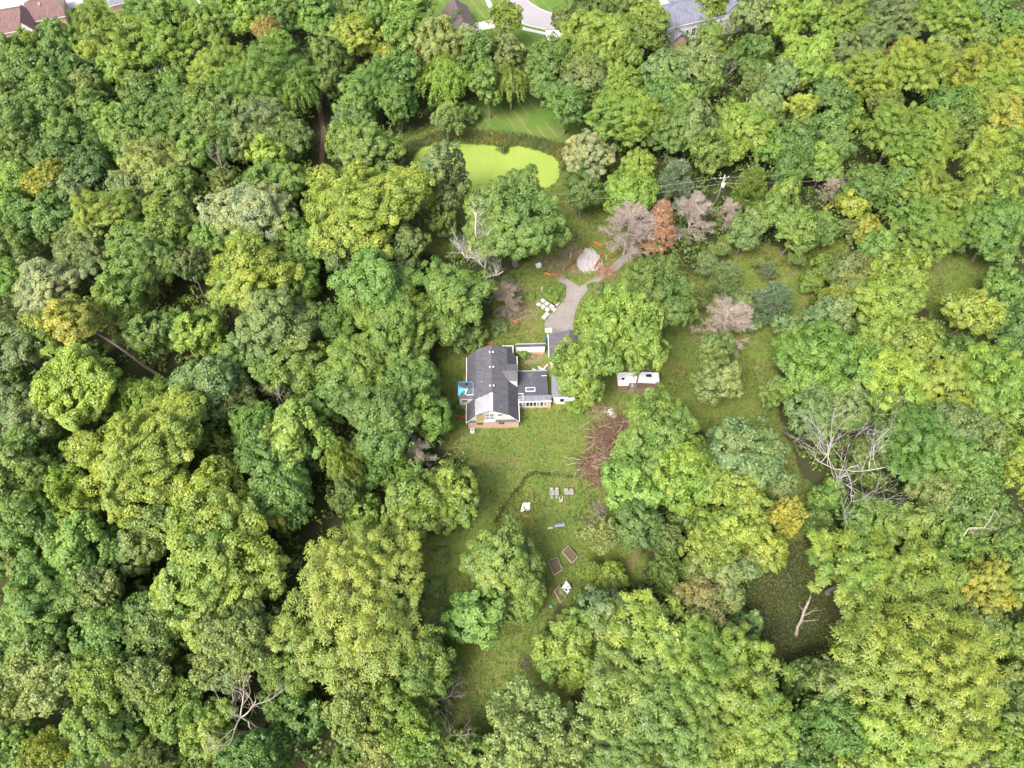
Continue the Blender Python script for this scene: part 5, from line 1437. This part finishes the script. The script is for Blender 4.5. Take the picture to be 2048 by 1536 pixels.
# pallets stacked with pale paving stone along the drive
PAL = [(1086, 603.6, 'farthest up the slope'), (1093.5, 609.8, 'second from the top on the drive side'), (1077.6, 610.5, 'leftmost, with a worn brown patch'), (1086.4, 616, 'in the middle of the left row'),
       (1103.3, 615.7, 'largest, touching the drive'), (1094.8, 621.5, 'in the very centre of the cluster'), (1093.9, 629.7, 'second from the bottom, broken up'), (1088.6, 636.2, 'lowest and nearest the house'),
       (1113.7, 608.8, 'rightmost, beside a black bag'), (1107.9, 620.2, 'tan coloured, against the gravel')]
def make_pallet():
    t = thing('stone_pallet', 'x', 'pallet', (0, 0, 0), 0, 'pallets of paving stone by the drive')
    for k in (-.42, 0, .42): lpart('skid', MB().box(-.5, .5, k - .05, k + .05, 0, .1), M['wood'], t)
    for k in range(5): lpart('deck_board', MB().box(-.5 + k * .21, -.34 + k * .21, -.48, .48, .101, .125), M['wood'], t)
    r = random.Random(3)
    for i in range(3):
        for j in range(2):
            x0, y0 = -.52 + i * .35, -.48 + j * .49
            lpart('stone_slab', MB().box(x0, x0 + .335, y0, y0 + .475, .13, .5 + r.uniform(0, .08)), M['stone'], t)
    return t
pal0 = make_pallet()
for i, (x, y, w) in enumerate(PAL):
    t = pal0 if i == 0 else copy_tree(pal0)
    t.location = at(x, y); t.rotation_euler = (0, 0, math.radians(-36 + (i * 37 % 11) - 5))
    t.scale = (.84 + .12 * (i == 4), .76, [.9, 1, .7, 1, 1.15, 1, .6, .9, .85, .6][i])
    t['label'] = f'pallet of pale paving stone, {w}'
tag(MB().obox(at(1107.5, 610.5), .4, .5, .45, .35).obox(at(1107.3, 610.2, .33), .9, .32, .3, .12).build('rubbish_bag', M['dark']), 'small black bag between two stone pallets', 'bag')

# heap of gravel and the orange mesh fences round it
def heap(name, px, py, rx, ry, h, mat, label, cat, seed, stones=0, smat=None, rough=.12):
    p = at(px, py); r = np.random.default_rng(seed)
    t = thing(name, label, cat, p)
    nr, na = 14, 40
    V, Fc = [(0, 0, h)], []
    ph = r.uniform(0, 6.28, 4)
    for i in range(1, nr + 1):
        q = i / nr
        for j in range(na):
            a = 2 * math.pi * j / na
            w = 1 + .1 * math.sin(2 * a + ph[0]) + .07 * math.sin(3 * a + ph[1]) + .05 * math.sin(5 * a + ph[2])
            z = h * (1 - q ** 1.7) * (1 + .25 * math.sin(a * 2 + ph[3]) * q) + (r.normal() * rough * h if i < nr else 0)
            V.append((math.cos(a) * rx * q * w, math.sin(a) * ry * q * w, max(z, -.02)))
    for j in range(na): Fc.append((0, 1 + j, 1 + (j + 1) % na))
    for i in range(nr - 1):
        for j in range(na):
            b = 1 + i * na
            Fc.append((b + j, b + na + j, b + na + (j + 1) % na, b + (j + 1) % na))
    me = bpy.data.meshes.new(name); me.from_pydata(V, [], Fc); me.materials.append(mat)
    link('mound', me, t)
    if stones:
        m = MB()
        for _ in range(stones):
            a, q = r.uniform(0, 6.28), math.sqrt(r.random()) * 1.12
            s = r.uniform(.07, .2)
            m.obox((math.cos(a) * rx * q, math.sin(a) * ry * q, max(0, h * (1 - min(q, 1) ** 1.7)) - .02), r.uniform(0, 3), s * 1.3, s, s * .7, r.uniform(-.4, .4), r.uniform(-.4, .4))
        o = m.build('loose_stone', smat or mat, t); o['kind'] = 'stuff'
    return t
M['gravel'] = plain('pale_gravel', (.42, .4, .385), .95, .18, 2.2)
heap('gravel_heap', 1178, 521, 2.6, 3.3, .6, M['gravel'], 'heap of pale grey gravel ringed by orange mesh fence', 'gravel heap', 4, 420)
def mesh_fence(label, pp, h=.9, sag=.15, seed=0):
    r = random.Random(seed)
    q = [at(x, y) for x, y in pp]
    t = thing('mesh_fence', label, 'fence', q[0], 0, 'orange mesh fences')
    pts = []
    for a, b in zip(q, q[1:]):
        n = max(2, int((b - a).length / .5))
        for k in range(n): pts.append(a.lerp(b, k / n))
    pts.append(q[-1])
    m = MB(); prev = None
    for i, s in enumerate(pts):
        lean = Vector((r.uniform(-.12, .12) + sag, r.uniform(-.12, .12), 0)); hh = h * r.uniform(.55, 1.0)
        cur = [s - q[0] + Vector((0, 0, .03)), s - q[0] + lean + Vector((0, 0, hh))]
        if prev:
            for f0, f1 in ((0, .2), (.25, .45), (.5, .7), (.75, 1.0)):     # strands of the mesh, open between
                a0, a1 = prev[0].lerp(prev[1], f0), prev[0].lerp(prev[1], f1); b0, b1 = cur[0].lerp(cur[1], f0), cur[0].lerp(cur[1], f1)
                m.slab([a0, b0, b1, a1], .02)
        prev = cur
    lpart('netting', m, M['net'], t)
    for s in q: lpart('stake', MB().tube([s - q[0], s - q[0] + Vector((0, 0, h + .25))], .035, 6), M['wood'], t)
    return t
mesh_fence('long sagging orange mesh fence along the left of the gravel heap', [(1128, 543), (1140, 530), (1158, 508), (1175, 485)], 1.0, .35, 1)
mesh_fence('faded orange mesh fence on the right of the gravel heap', [(1187, 486), (1202, 492), (1207, 506), (1198, 525), (1190, 540)], .9, -.2, 2)
mesh_fence('crumpled red-orange mesh lying at the drive turnaround', [(1088, 547), (1098, 551), (1108, 549), (1119, 545)], .6, .5, 3)
mesh_fence('short orange fence curving round the left wall of the house', [(930, 775), (908, 782), (903, 800), (903, 824), (912, 833), (932, 836)], .8, .05, 4)
mesh_fence('orange mesh fence tangled along the back wall of the house', [(945, 700), (962, 693), (985, 688)], .9, .1, 5)
mesh_fence('low orange mesh among tan twigs right of the gravel', [(1215, 522), (1228, 512), (1240, 503)], .6, .2, 6)
mesh_fence('orange-red mesh scrap below the pale leafless tangle', [(1010, 652), (1022, 640), (1034, 648)], .6, .3, 7)
mesh_fence('tiny red mesh scrap behind the leafy bush by the drive', [(1157, 448), (1168, 444)], .5, .3, 8)
mesh_fence('dull red mesh scrap left of the round green bush', [(1127, 472), (1136, 468)], .5, .3, 9)
def pipe(label, a, b, za, zb, r0=.05):
    p, q = at(*a), at(*b); q.z = zb
    tag(MB().tube([Vector((0, 0, za)), q - Vector((p.x, p.y, 0))], r0, 7).build('white_pipe', M['white']), label, 'pipe', 'white plastic pipes').location = (p.x, p.y, 0)
pipe('upright white pipe beside the long orange fence', (1141, 516), (1141, 515), 0, 1.6, .07)
pipe('white pipe standing upright left of the drive turnaround', (1084.5, 582), (1084, 581), 0, 1.2, .08)
pipe('white pipe lying flat left of the drive turnaround', (1079, 582.5), (1084, 583.5), .08, .08, .08)
pipe('thin white pipe among the tan twigs by the gravel', (1212, 519), (1212, 518), 0, 1.2, .05)
def block(name, px, py, size, label, cat, mat, rz=.3):
    o = tag(MB().obox((0, 0, 0), rz, *size).obox((0, 0, size[2]), rz + .1, size[0] * 1.15, size[1] * 1.1, .06).build(name, mat), label, cat); o.location = at(px, py); return o
block('white_table', 1077, 533, (1.0, .8, .6), 'small white table at the edge of the huge pond-side tree', 'table', M['white'])

# bushes that stand alone
def bush(px, py, r, colk, label, hscale=.8):
    pr = PROTO['B1'][int(px) % 3]; p = at(px, py, r / px_per_m(px, py) * .5)
    s = r / px_per_m(px, py, 1) / pr['R']
    t = thing('bush', label, 'bush', (p.x, p.y, -.6 * s), px % 6, 'single bushes')
    t.scale = (s, s, s * hscale)
    c = link('crown', pr['crown'], t); c.color = jitter(COLOURS[colk][0])
    link('trunk', pr['trunk'], t)
bush(1107, 582, 22, 'fresh', 'low lush green bush in the bend of the drive', .45)
bush(1047, 706, 12, 'lime', 'yellow-green bush in the courtyard corner')
bush(914, 812, 14, 'mid', 'round green bush inside the orange fence by the house')
bush(1144, 476, 9, 'blue', 'little round blue-green bush behind the long orange fence')
bush(1192, 575, 14, 'olive', 'scruffy olive bush on the verge of the drive', .5)
bush(1266, 826, 20, 'lime', 'yellow-green sapling clump above the brush heap')
bush(1316, 822, 22, 'fresh', 'fresh green sapling clump right of the bare trunk')
bush(1150, 815, 16, 'lime', 'yellow-green bush against the white wing wall')
bush(998, 652, 18, 'sage', 'grey-green bush behind the house among fallen twigs', .6)
bush(1060, 592, 10, 'lime', 'small yellow-green weed clump by the fallen twigs', .5)
bush(1016, 560, 14, 'sage', 'grey weed clump at the foot of the pale tangle', .5)
bush(1005, 300, 10, 'dark', 'dark rush clump standing in the far edge of the pond', 1.0)
bush(880, 1110, 16, 'olive', 'low olive bush at the shady left side of the lawn', .5)
bush(868, 1175, 20, 'mid', 'mid green bush in the strip beside the largest yellow-green tree', .5)
bush(872, 1235, 22, 'olive', 'sprawling olive bush left of the round lower-lawn tree', .5)
bush(1165, 1420, 18, 'dark', 'dark low bush at the foot of the lower lawn', .5)

# courtyard debris, rubble, air conditioner
dr_ = thing('debris_pile', 'scatter of white boards in the courtyard before the dark flat roof', 'debris', at(1078, 738))
r = random.Random(5)
for k in range(9): lpart('board', MB().obox((r.uniform(-1.3, 1.3), r.uniform(-.35, .35), .05 + .05 * k), r.uniform(0, 3.1), r.uniform(.6, 1.4), .2, .04, r.uniform(-.2, .2)), M['white'], dr_)
ac = thing('air_conditioner', 'grey-white air conditioner standing at the front left corner of the house', 'air conditioner', at(945, 864), .05)
lpart('casing', MB().box(-.36, .36, -.36, .36, 0, .75), M['white_old'], ac)
lpart('fan_grille', MB().tube([(0, 0, .755), (0, 0, .79)], .28, 14), M['metal'], ac)
lpart('fan_hub', MB().tube([(0, 0, .795), (0, 0, .82)], .12, 10), M['dark'], ac)
rb = thing('rubble_heap', 'trail of broken white rubble below the bare trunks', 'rubble', at(1228, 834))
r = random.Random(9)
for k in range(110):
    t = r.random(); s = r.uniform(.12, .42)
    lpart('rubble', MB().obox((-.9 + 1.6 * t + r.gauss(0, .35), 1.6 - 3.0 * t + r.gauss(0, .35), -.03), r.uniform(0, 3), s, s * .7, s * .45, r.uniform(-.5, .5), r.uniform(-.5, .5)), M['stone'], rb)

# brush heap of cut limbs
p = at(1205, 905)
bz = thing('brush_heap', 'big brown heap of cut branches and twigs on the lawn', 'brush heap', p)
r_ = np.random.default_rng(31); tb = TB()
blobs = [((1235, 868), 2.6), ((1200, 880), 2.7), ((1178, 930), 2.0), ((1190, 948), 1.7), ((1222, 905), 2.6), ((1245, 850), 1.8), ((1205, 960), 1.2), ((1205, 925), 2.3)]
for (bx_, by_), br_ in blobs:
    c = np.array(at(bx_, by_)) - np.array(p)
    for k in range(int(140 * br_)):
        s = c + np.array([r_.normal() * br_ * .5, r_.normal() * br_ * .5, r_.random() ** 1.3 * br_ * .8])
        d = unit(np.array([r_.normal() - .5, r_.normal() - .3, r_.normal() * .35 + .1])); ln = r_.uniform(.5, 1.5)
        m1 = s + d * ln * .5 + r_.normal(size=3) * .08
        tb.tube([s, m1, m1 + unit(d + r_.normal(size=3) * .3) * ln * .5], [.055, .04, .018], 3)
        for _ in range(2): tb.tube([m1, m1 + unit(d + r_.normal(size=3) * .7) * ln * .5], [.025, .01], 3)
o = link('brushwood', tb.mesh('brushwood', M['tint']), bz); o.color = (.27, .185, .125, 1); o['kind'] = 'stuff'
n_l = 3000
li = r_.integers(0, len(blobs), n_l)
Cn = np.array([np.array(at(*blobs[i][0])) - np.array(p) + np.array([r_.normal() * blobs[i][1] * .5, r_.normal() * blobs[i][1] * .5, (.1 + r_.random() * .55) * blobs[i][1] * .8]) for i in li])
o = link('withered_leaf', leaves_mesh('withered_leaf', Cn, unit(r_.normal(size=(n_l, 3)) + np.array([0, 0, .8])), .3, .16, r_.random(n_l), r_.random(n_l), r_), bz); o.color = (.29, .175, .10, 1); o['kind'] = 'stuff'
for a, b, z0, z1, rr in (((1180, 936), (1246, 872), 1.2, 1.9, .13), ((1196, 862), (1262, 850), 1.6, 1.2, .1), ((1188, 930), (1238, 912), 1.5, 1.4, .09), ((1246, 872), (1268, 842), 1.8, .5, .17), ((1232, 925), (1240, 895), 1.2, 1.6, .1)):
    q0, q1 = np.array(at(*a)) - np.array(p), np.array(at(*b)) - np.array(p); q0[2], q1[2] = z0, z1
    tb = TB(); tb.tube(bent(q0, q1, r_, 8, .05), np.linspace(rr, rr * 1.5, 8), 7)
    o = link('log', tb.mesh('log', M['tint']), bz); o.color = (.36, .28, .2, 1)
tb = TB()
for k in range(90):
    i = int(r_.integers(0, len(blobs))); c = np.array(at(*blobs[i][0])) - np.array(p); br_ = blobs[i][1]
    s = c + np.array([r_.normal() * br_ * .45, r_.normal() * br_ * .45, (.25 + r_.random() * .6) * br_ * .8]); d = unit(np.array([r_.normal() - .6, r_.normal() - .6, r_.normal() * .3]))
    tb.tube(bent(s, s + d * r_.uniform(1.5, 3.5), r_, 6, .1), np.linspace(.075, .025, 6), 5)
o = link('cut_branch', tb.mesh('cut_branch', M['tint']), bz); o.color = (.47, .37, .27, 1); o['kind'] = 'stuff'
def twig_heap(label, px, py, rad, n, colour, seed, name='brush_heap', h=.5):
    p = at(px, py); r_ = np.random.default_rng(seed); tb = TB()
    t = thing(name, label, 'brush heap', p)
    for k in range(n):
        s = np.array([r_.normal() * rad * .5, r_.normal() * rad * .5, r_.random() * h]); d = unit(np.array([r_.normal(), r_.normal(), r_.normal() * .25 + .08])); ln = r_.uniform(.6, 1.8)
        tb.tube([s, s + d * ln * .5 + r_.normal(size=3) * .1, s + d * ln], [.05, .035, .015], 4)
    o = link('brushwood', tb.mesh('brushwood', M['tint']), t); o.color = (*colour, 1); o['kind'] = 'stuff'
twig_heap('tangle of pale fallen branches beside the tall bare tree', 1018, 585, 2.0, 240, (.42, .36, .32), 41, h=1.4)
twig_heap('flattened fan of tan fallen branches above the house', 1020, 628, 2.4, 260, (.38, .31, .25), 42, h=.8)
twig_heap('grey heap of old boards and sticks under the lawn thicket', 1199, 1021, 1.2, 70, (.33, .28, .23), 43, h=.7)
twig_heap('little grey stick heap at the thicket edge above the beds', 1176, 1052, .8, 50, (.33, .28, .23), 44)
twig_heap('reddish dead brush lying along the drive by the gravel', 1212, 545, 2.0, 260, (.36, .22, .15), 45, h=.5)
twig_heap('dark stick heap with stones in the lower lawn', 1057, 1325, .9, 60, (.2, .16, .12), 46, h=.3)

# garden furniture on the lawn
def make_chair(lounger):
    t = thing('garden_chair', 'x', 'chair')
    for k in range(5):
        x = -.26 + k * .13
        lpart('back_slat', MB().slab([(x - .055, .25, .36), (x + .055, .25, .36), (x * 1.15 + .055, .68 - abs(x) * .2, 1.0 - abs(x) * .3), (x * 1.15 - .055, .68 - abs(x) * .2, 1.0 - abs(x) * .3)], .03), M['plastic_tan'], t)
    for k in range(5): lpart('seat_slat', MB().obox((0, -.3 + k * .12, .34 - .02 * k), 0, .56, .1, .03), M['plastic_tan'], t)
    for s in (-1, 1):
        lpart('armrest', MB().box(s * .36 - .07, s * .36 + .07, -.38, .42, .56, .6), M['plastic_tan'], t)
        lpart('leg', MB().box(s * .33 - .03, s * .33 + .03, -.38, -.28, 0, .559), M['plastic_tan'], t)
        lpart('leg', MB().box(s * .33 - .03, s * .33 + .03, .28, .38, 0, .559), M['plastic_tan'], t)
    if lounger:
        for k in range(5): lpart('footrest_slat', MB().obox((0, -.45 - k * .13, .3 - .035 * k), 0, .44, .1, .03), M['plastic_tan'], t)
        for s in (-1, 1): lpart('footrest_leg', MB().box(s * .2 - .03, s * .2 + .03, -1.0, -.92, 0, .2), M['plastic_tan'], t)
        lpart('headrest', MB().obox((0, .72, .98), 0, .6, .06, .16), M['white'], t)
    return t
def seat(src, px, py, rz, label):
    t = src; t.location = at(px, py); t.rotation_euler = (0, 0, rz); t['label'] = label; t['group'] = 'garden chairs on the lawn'
lo = make_chair(True); ch_ = make_chair(False); lo2, ch2 = copy_tree(lo), copy_tree(ch_)
for q in (lo, lo2, ch_, ch2): q.scale = (.92, .92, .92)
seat(lo, 1103, 988, .03, 'leftmost garden lounger with footrest on the lawn')
seat(lo2, 1113, 988, -.03, 'garden lounger with footrest, second from the left')
seat(ch_, 1132.5, 987, .05, 'tan garden chair without footrest, next to the loungers')
seat(ch2, 1142, 987.5, -.06, 'rightmost tan garden chair of the row on the lawn')
tb_ = thing('low_table', 'small reddish wooden stool in front of the garden chairs', 'table', at(1122, 1003), .05)
for k in range(4): lpart('slat', MB().box(-.3 + k * .155, -.17 + k * .155, -.25, .3, .36, .4), M['red_wood'], tb_)
for sx in (-.26, .26):
    for sy in (-.2, .25): lpart('leg', MB().box(sx - .03, sx + .03, sy - .03, sy + .03, 0, .355), M['red_wood'], tb_)
lpart('back_rail', MB().box(-.3, -.24, .31, .75, .3, .36).box(.24, .3, .31, .75, .3, .36), M['white'], tb_)
be = thing('garden_bench', 'long blue-grey bench standing alone on the lower lawn', 'bench', at(1119, 1052), math.radians(8))
M['bench'] = plain('blue_grey_paint', (.3, .36, .4), .6, .15)
for k in range(3): lpart('seat_slat', MB().box(-.9, .9, -.3 + k * .15, -.17 + k * .15, .42, .46), M['bench'], be)
for k in range(2): lpart('back_slat', MB().box(-.9, .9, .2, .24, .55 + k * .16, .68 + k * .16), M['bench'], be)
for sx in (-.8, .8):
    lpart('leg', MB().box(sx - .04, sx + .04, -.28, -.2, 0, .415), M['bench'], be)
    lpart('leg', MB().box(sx - .04, sx + .04, .13, .195, 0, .85), M['bench'], be)
tag(MB().obox((0, 0, 0), .1, .85, .35, .06).obox((.05, .02, .065), .14, .8, .3, .04).build('pale_plank', M['stone']), 'pale plank on the grass at the left end of the bench', 'plank').location = at(1100, 1056)
# collapsed canopy, an old hose or fence line
cp = thing('collapsed_canopy', 'white crumpled canopy lying collapsed on the lawn', 'canopy', at(1050, 1015))
o = draped('cloth', [(-.85, -.75, .1), (.75, -.6, .1), (.9, .75, .25), (-.25, .65, .5)], 22, 20, .1, M['white'], None, None, 8)
o.parent = cp
for a, b in (((-.9, -.8, .05), (-.3, .6, .55)), ((.8, -.9, .05), (.6, .5, .4)), ((-1.5, -1.4, .05), (-.5, -.3, .2)), ((.7, .7, .3), (1.5, 1.5, .05))):
    lpart('pole', MB().tube([a, b], .025, 6), M['metal'], cp)
# raised beds
def bed(corners, h, label, planks=4, rail=True):
    q = [at(*c) for c in corners]; c = sum(q, Vector()) / 4
    t = thing('raised_bed', label, 'raised bed', c, 0, 'raised wooden beds')
    q = [v - c for v in q]
    inn = [v * .9 for v in q]
    lpart('soil', MB().slab([v + Vector((0, 0, h * .62)) for v in inn], h * .6), M['soil'], t)
    rr = np.random.default_rng(int(corners[0][1])); f = rr.random((260, 2)); Q = [np.array(v) for v in inn]
    wp = Q[0] * ((1 - f[:, :1]) * (1 - f[:, 1:])) + Q[1] * (f[:, :1] * (1 - f[:, 1:])) + Q[2] * (f[:, :1] * f[:, 1:]) + Q[3] * ((1 - f[:, :1]) * f[:, 1:]) + np.array([0, 0, h * .66])
    w = link('weed', leaves_mesh('weed', wp + rr.normal(size=wp.shape) * .05, unit(rr.normal(size=wp.shape) + np.array([0, 0, .9])), .3, .14, rr.random(260), rr.random(260), rr), t); w.color = (.24, .23, .09, 1); w['kind'] = 'stuff'
    for i in range(4):
        a, b = q[i], q[(i + 1) % 4]; d = (b - a).normalized(); n = Vector((d.y, -d.x, 0))
        for k in range(3):
            z0, z1 = h * k / 3 + .012, h * (k + 1) / 3
            m = MB(); w = n * -.11
            m.slab([a + Vector((0, 0, z1)), b + Vector((0, 0, z1)), b + w + Vector((0, 0, z1)), a + w + Vector((0, 0, z1))], z1 - z0)
            lpart('plank', m, M['wood'], t)
        lpart('post', MB().obox(a * 1.0, math.atan2(d.y, d.x), .1, .1, h + .06), M['wood'], t)
    r = random.Random(int(corners[0][0]))
    for k in range(planks):
        s = r.uniform(.3, .9); f = r.random(); v = q[0].lerp(q[1], f).lerp(q[3].lerp(q[2], f), r.random()) * .75
        lpart('stick', MB().obox(v + Vector((0, 0, h * .73)), r.uniform(0, 3), s, .06, .05), M['wood'], t)
    return t, c, h
bed([(1125, 1106), (1136, 1095), (1154, 1117), (1143, 1127)], .75, 'raised wooden bed with leaf litter, upper right of the three', 7)
b2 = bed([(1097, 1125), (1114, 1118), (1123, 1142), (1108, 1151)], .8, 'raised wooden bed with a blue lid leaning, left of the three', 8)
b3 = bed([(1109.5, 1184), (1119, 1175), (1131, 1197), (1121, 1206)], .8, 'raised wooden bed beside white sheets, nearest the bottom', 3)
draped('blue_sheet', [tuple(at(1114, 1127, .85)), tuple(at(1122, 1138, .5)), tuple(at(1126, 1136, .45)), tuple(at(1118, 1124, .85))], 10, 6, .02, M['paint_blue'], 'faded blue plastic sheet hanging over the corner of a raised bed', 'sheet', 12)
draped('white_sheet', [tuple(at(1123, 1177, .8)), tuple(at(1135, 1188, .8)), tuple(at(1143, 1178, .8)), tuple(at(1133, 1161, .8))], 18, 16, .04, M['white_old'], 'grey-white plastic sheet spread beside the lowest raised bed', 'sheet', 13)
tag(MB().obox((0, 0, 0), .7, 1.1, .9, .75).build('cold_frame', M['wood']), 'wooden stand under the white plastic sheet', 'frame').location = at(1133, 1178)
bp = thing('watering_tub', 'small turquoise tub half hidden beneath the leaves by the beds', 'tub', at(1101, 1214))
M['teal'] = plain('turquoise_plastic', (.1, .4, .38), .5, .1)
lpart('tub', MB().tube([(0, 0, 0), (0, 0, .3), (0, 0, .32)], [.2, .28, .25], 12), M['teal'], bp)
# white junk by the shrubs, stakes
jk = thing('white_junk', 'twisted white sheets caught in the shrubs right of the utility pole', 'debris', at(1500, 442))
r = random.Random(15)
for k in range(6): lpart('sheet', MB().obox((-1.6 + k * .6, r.uniform(-.5, .5), .9 + r.uniform(0, .8)), r.uniform(0, 3), r.uniform(.4, .9), .3, .04, r.uniform(-.7, .7), r.uniform(-.5, .5)), M['white'], jk)
# tumbled garden wall: the dark line of an old hedge across the lawn
lv = np.random.default_rng(77)
line = [at(990, 1046), at(1005, 1020), at(1022, 995), at(1040, 975), at(1052, 955), at(1066, 946), at(1100, 950), at(1150, 955), at(1190, 962)]
Cs = []
for a, b in zip(line, line[1:]):
    n = int((b - a).length * 55 * (1.0 if a.x < 4 else .35)); t = lv.random(n)[:, None]
    Cs.append(np.array(a) + (np.array(b) - np.array(a)) * t + lv.normal(size=(n, 3)) * np.array([.22, .22, .0]) + np.array([0, 0, 1]) * (lv.random((n, 1)) * .5))
Cs = np.concatenate(Cs); n = len(Cs)
o = link('weed_strip', leaves_mesh('weed_strip', Cs, unit(lv.normal(size=(n, 3)) + np.array([0, 0, .8])), .28, .14, lv.random(n), lv.random(n) * .6, lv)); o.color = (.085, .12, .035, 1)
tag(o, kind='stuff')

# ------------------------------------------------------------------ ground cover nobody could count
def spread_in(polys, n, r, keep=None):
    """n random points inside the polygons."""
    ps = [np.array(q) for q in polys]
    areas = np.array([abs(np.sum(q[:, 0] * np.roll(q[:, 1], -1) - np.roll(q[:, 0], -1) * q[:, 1])) / 2 for q in ps])
    out = []
    for q, a in zip(polys, areas):
        k = int(n * a / areas.sum()); Q = np.array(q); lo, hi = Q.min(0), Q.max(0); got = np.zeros((0, 2))
        while len(got) < k:
            c = lo + (hi - lo) * r.random((k * 2, 2)); got = np.concatenate([got, c[inside(q, c[:, 0], c[:, 1])]])
        out.append(got[:k])
    return np.concatenate(out)
HARD = [DRIVE, POND, [(-8.9, 65.2), (1.6, 65.2), (1.6, 80), (-8.9, 80)], [(1.4, 69.3), (13.4, 70), (15.2, 84.6), (7.1, 84.6), (7.1, 76), (1.4, 76)], [(19.9, 73), (28, 73), (28, 76), (19.9, 76)]]
def off_hard(p):
    bad = np.zeros(len(p), bool)
    j = gr.normal(size=p.shape) * .35
    for i, q in enumerate(HARD): bad |= inside(q, p[:, 0] + j[:, 0] * (i == 0), p[:, 1] + j[:, 1] * (i == 0))
    return p[~bad]
gr = np.random.default_rng(101)
def smooth_noise(x, y, s, seed):
    r = np.random.default_rng(seed); v = np.zeros_like(x)
    for k in range(7):
        a = r.uniform(0, 6.28); f = s * r.uniform(.5, 2.2); v += np.sin((x * math.cos(a) + y * math.sin(a)) * f + r.uniform(0, 6.28))
    return v / 7 ** .5
def tufts(name, p, hmin, hmax, L, W, colour, blades, tone_s, label_seed):
    n = len(p)
    q = np.repeat(p, blades, 0) + gr.normal(size=(n * blades, 2)) * .13
    m = len(q); h = gr.uniform(hmin, hmax, m)
    tone = np.clip(.5 + .38 * smooth_noise(q[:, 0], q[:, 1], tone_s, label_seed) + gr.normal(size=m) * .12, 0, 1)
    nrm = unit(gr.normal(size=(m, 3)) * .75 + np.array([0, 0, .9]))
    C = np.stack([q[:, 0], q[:, 1], h], 1)
    o = link(name, leaves_mesh(name, C, nrm, L, W, gr.random(m), tone, gr, .15)); o.color = (*colour, 1)
    tag(o, kind='stuff')
yard = off_hard(spread_in([LAWNS[0], LAWNS[1], LAWNS[3]], 58000, gr))
k = smooth_noise(yard[:, 0], yard[:, 1], .22, 5) + gr.normal(size=len(yard)) * .5
tufts('grass', yard[k > -.9], .03, .2, .42, .12, (.175, .225, .052), 2, .5, 1)
weeds = yard[(smooth_noise(yard[:, 0], yard[:, 1], .3, 9) + gr.normal(size=len(yard)) * .35 > .95)]
tufts('tall_weed', weeds[:5200], .1, .55, .5, .14, (.20, .255, .055), 4, .5, 2)
dry = yard[(smooth_noise(yard[:, 0], yard[:, 1], .2, 15) + gr.normal(size=len(yard)) * .3 > 1.0)]
tufts('dry_grass', dry[:5000], .05, .25, .4, .07, (.25, .25, .09), 3, .5, 3)
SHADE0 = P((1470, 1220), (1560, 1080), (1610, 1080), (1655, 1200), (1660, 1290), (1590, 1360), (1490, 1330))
tufts('shade_toned_weed', spread_in([SHADE0], 4200, gr), .03, .3, .36, .11, (.135, .17, .05), 3, .8, 21)  # low dark weeds, the clearing's shadow partly put into their tint
# reeds along the far shore of the pond
bank = [P((800, 300), (838, 285), (868, 268), (900, 270), (955, 266), (985, 268), (1010, 270), (1050, 275), (1110, 290), (1170, 300), (1180, 330), (1122, 345), (1116, 320), (1075, 303), (1040, 294), (1005, 298), (985, 293), (905, 288), (868, 291), (840, 298), (820, 330), (800, 330))]
rp = spread_in(bank, 3600, gr)
n = len(rp); C = np.concatenate([np.column_stack([rp + gr.normal(size=rp.shape) * .1, gr.uniform(.25, 1.5, n)]) for _ in range(4)]); m = len(C)
up = np.tile([0, 0, 1.0], (m, 1)) + gr.normal(size=(m, 3)) * .22
o = link('reeds', leaves_mesh('reeds', C, unit(gr.normal(size=(m, 3)) * np.array([1, 1, .3]) + np.array([0, -.5, .3])), 1.1, .1, gr.random(m), np.clip(.5 + .4 * smooth_noise(C[:, 0], C[:, 1], .4, 6), 0, 1), gr, .1, unit(up)))
o.color = (.20, .235, .085, 1); tag(o, kind='stuff')
# undergrowth of the wood: saplings, brambles and ferns on the shaded floor
ug = np.column_stack([gr.uniform(-175, 175, 30000), gr.uniform(-8, 215, 30000)])
lawn_m = np.zeros(len(ug), bool)
for q in LAWNS: lawn_m |= inside(q, ug[:, 0], ug[:, 1])
SHADE = P((1480, 1230), (1560, 1090), (1610, 1090), (1650, 1200), (1655, 1290), (1590, 1350), (1500, 1320))
lawn_m |= inside(SHADE, ug[:, 0], ug[:, 1])
keep = ~lawn_m & (np.abs(ug[:, 0]) < 80 + ug[:, 1] * .44)
path = np.array([tuple(ground_at(642, y)[:2]) for y in range(170, 350, 6)])
keep &= np.min(np.linalg.norm(ug[:, None] - path[None], axis=2), 1) > 1.6
ug = ug[keep][:12500]
k = 17; n = len(ug)
tall = gr.random(n) < .5
rad = np.where(tall, gr.uniform(.9, 2.0, n), gr.uniform(.5, 1.5, n)); hh = np.where(tall, gr.uniform(2.5, 7.5, n), gr.uniform(.3, 2.6, n))
q = sphere_dirs(n * k, gr, -.1)
C = np.repeat(np.column_stack([ug, np.where(tall, hh - .8, hh * .5)]), k, 0) + q * (np.repeat(rad, k) * gr.uniform(.5, 1, n * k))[:, None] * np.array([1, 1, .8])
C[:, 2] = np.maximum(C[:, 2], .05)
o = link('undergrowth', leaves_mesh('undergrowth', C, unit(q * .6 + np.array([0, 0, .7]) + gr.normal(size=q.shape) * .4), .6, .42, gr.random(n * k), np.repeat(np.clip(gr.normal(.5, .25, n), 0, 1), k), gr))
o.color = (.14, .225, .045, 1); tag(o, kind='stuff')
print('TRIS', sum(sum(len(p.vertices) - 2 for p in m.polygons) for m in bpy.data.meshes))
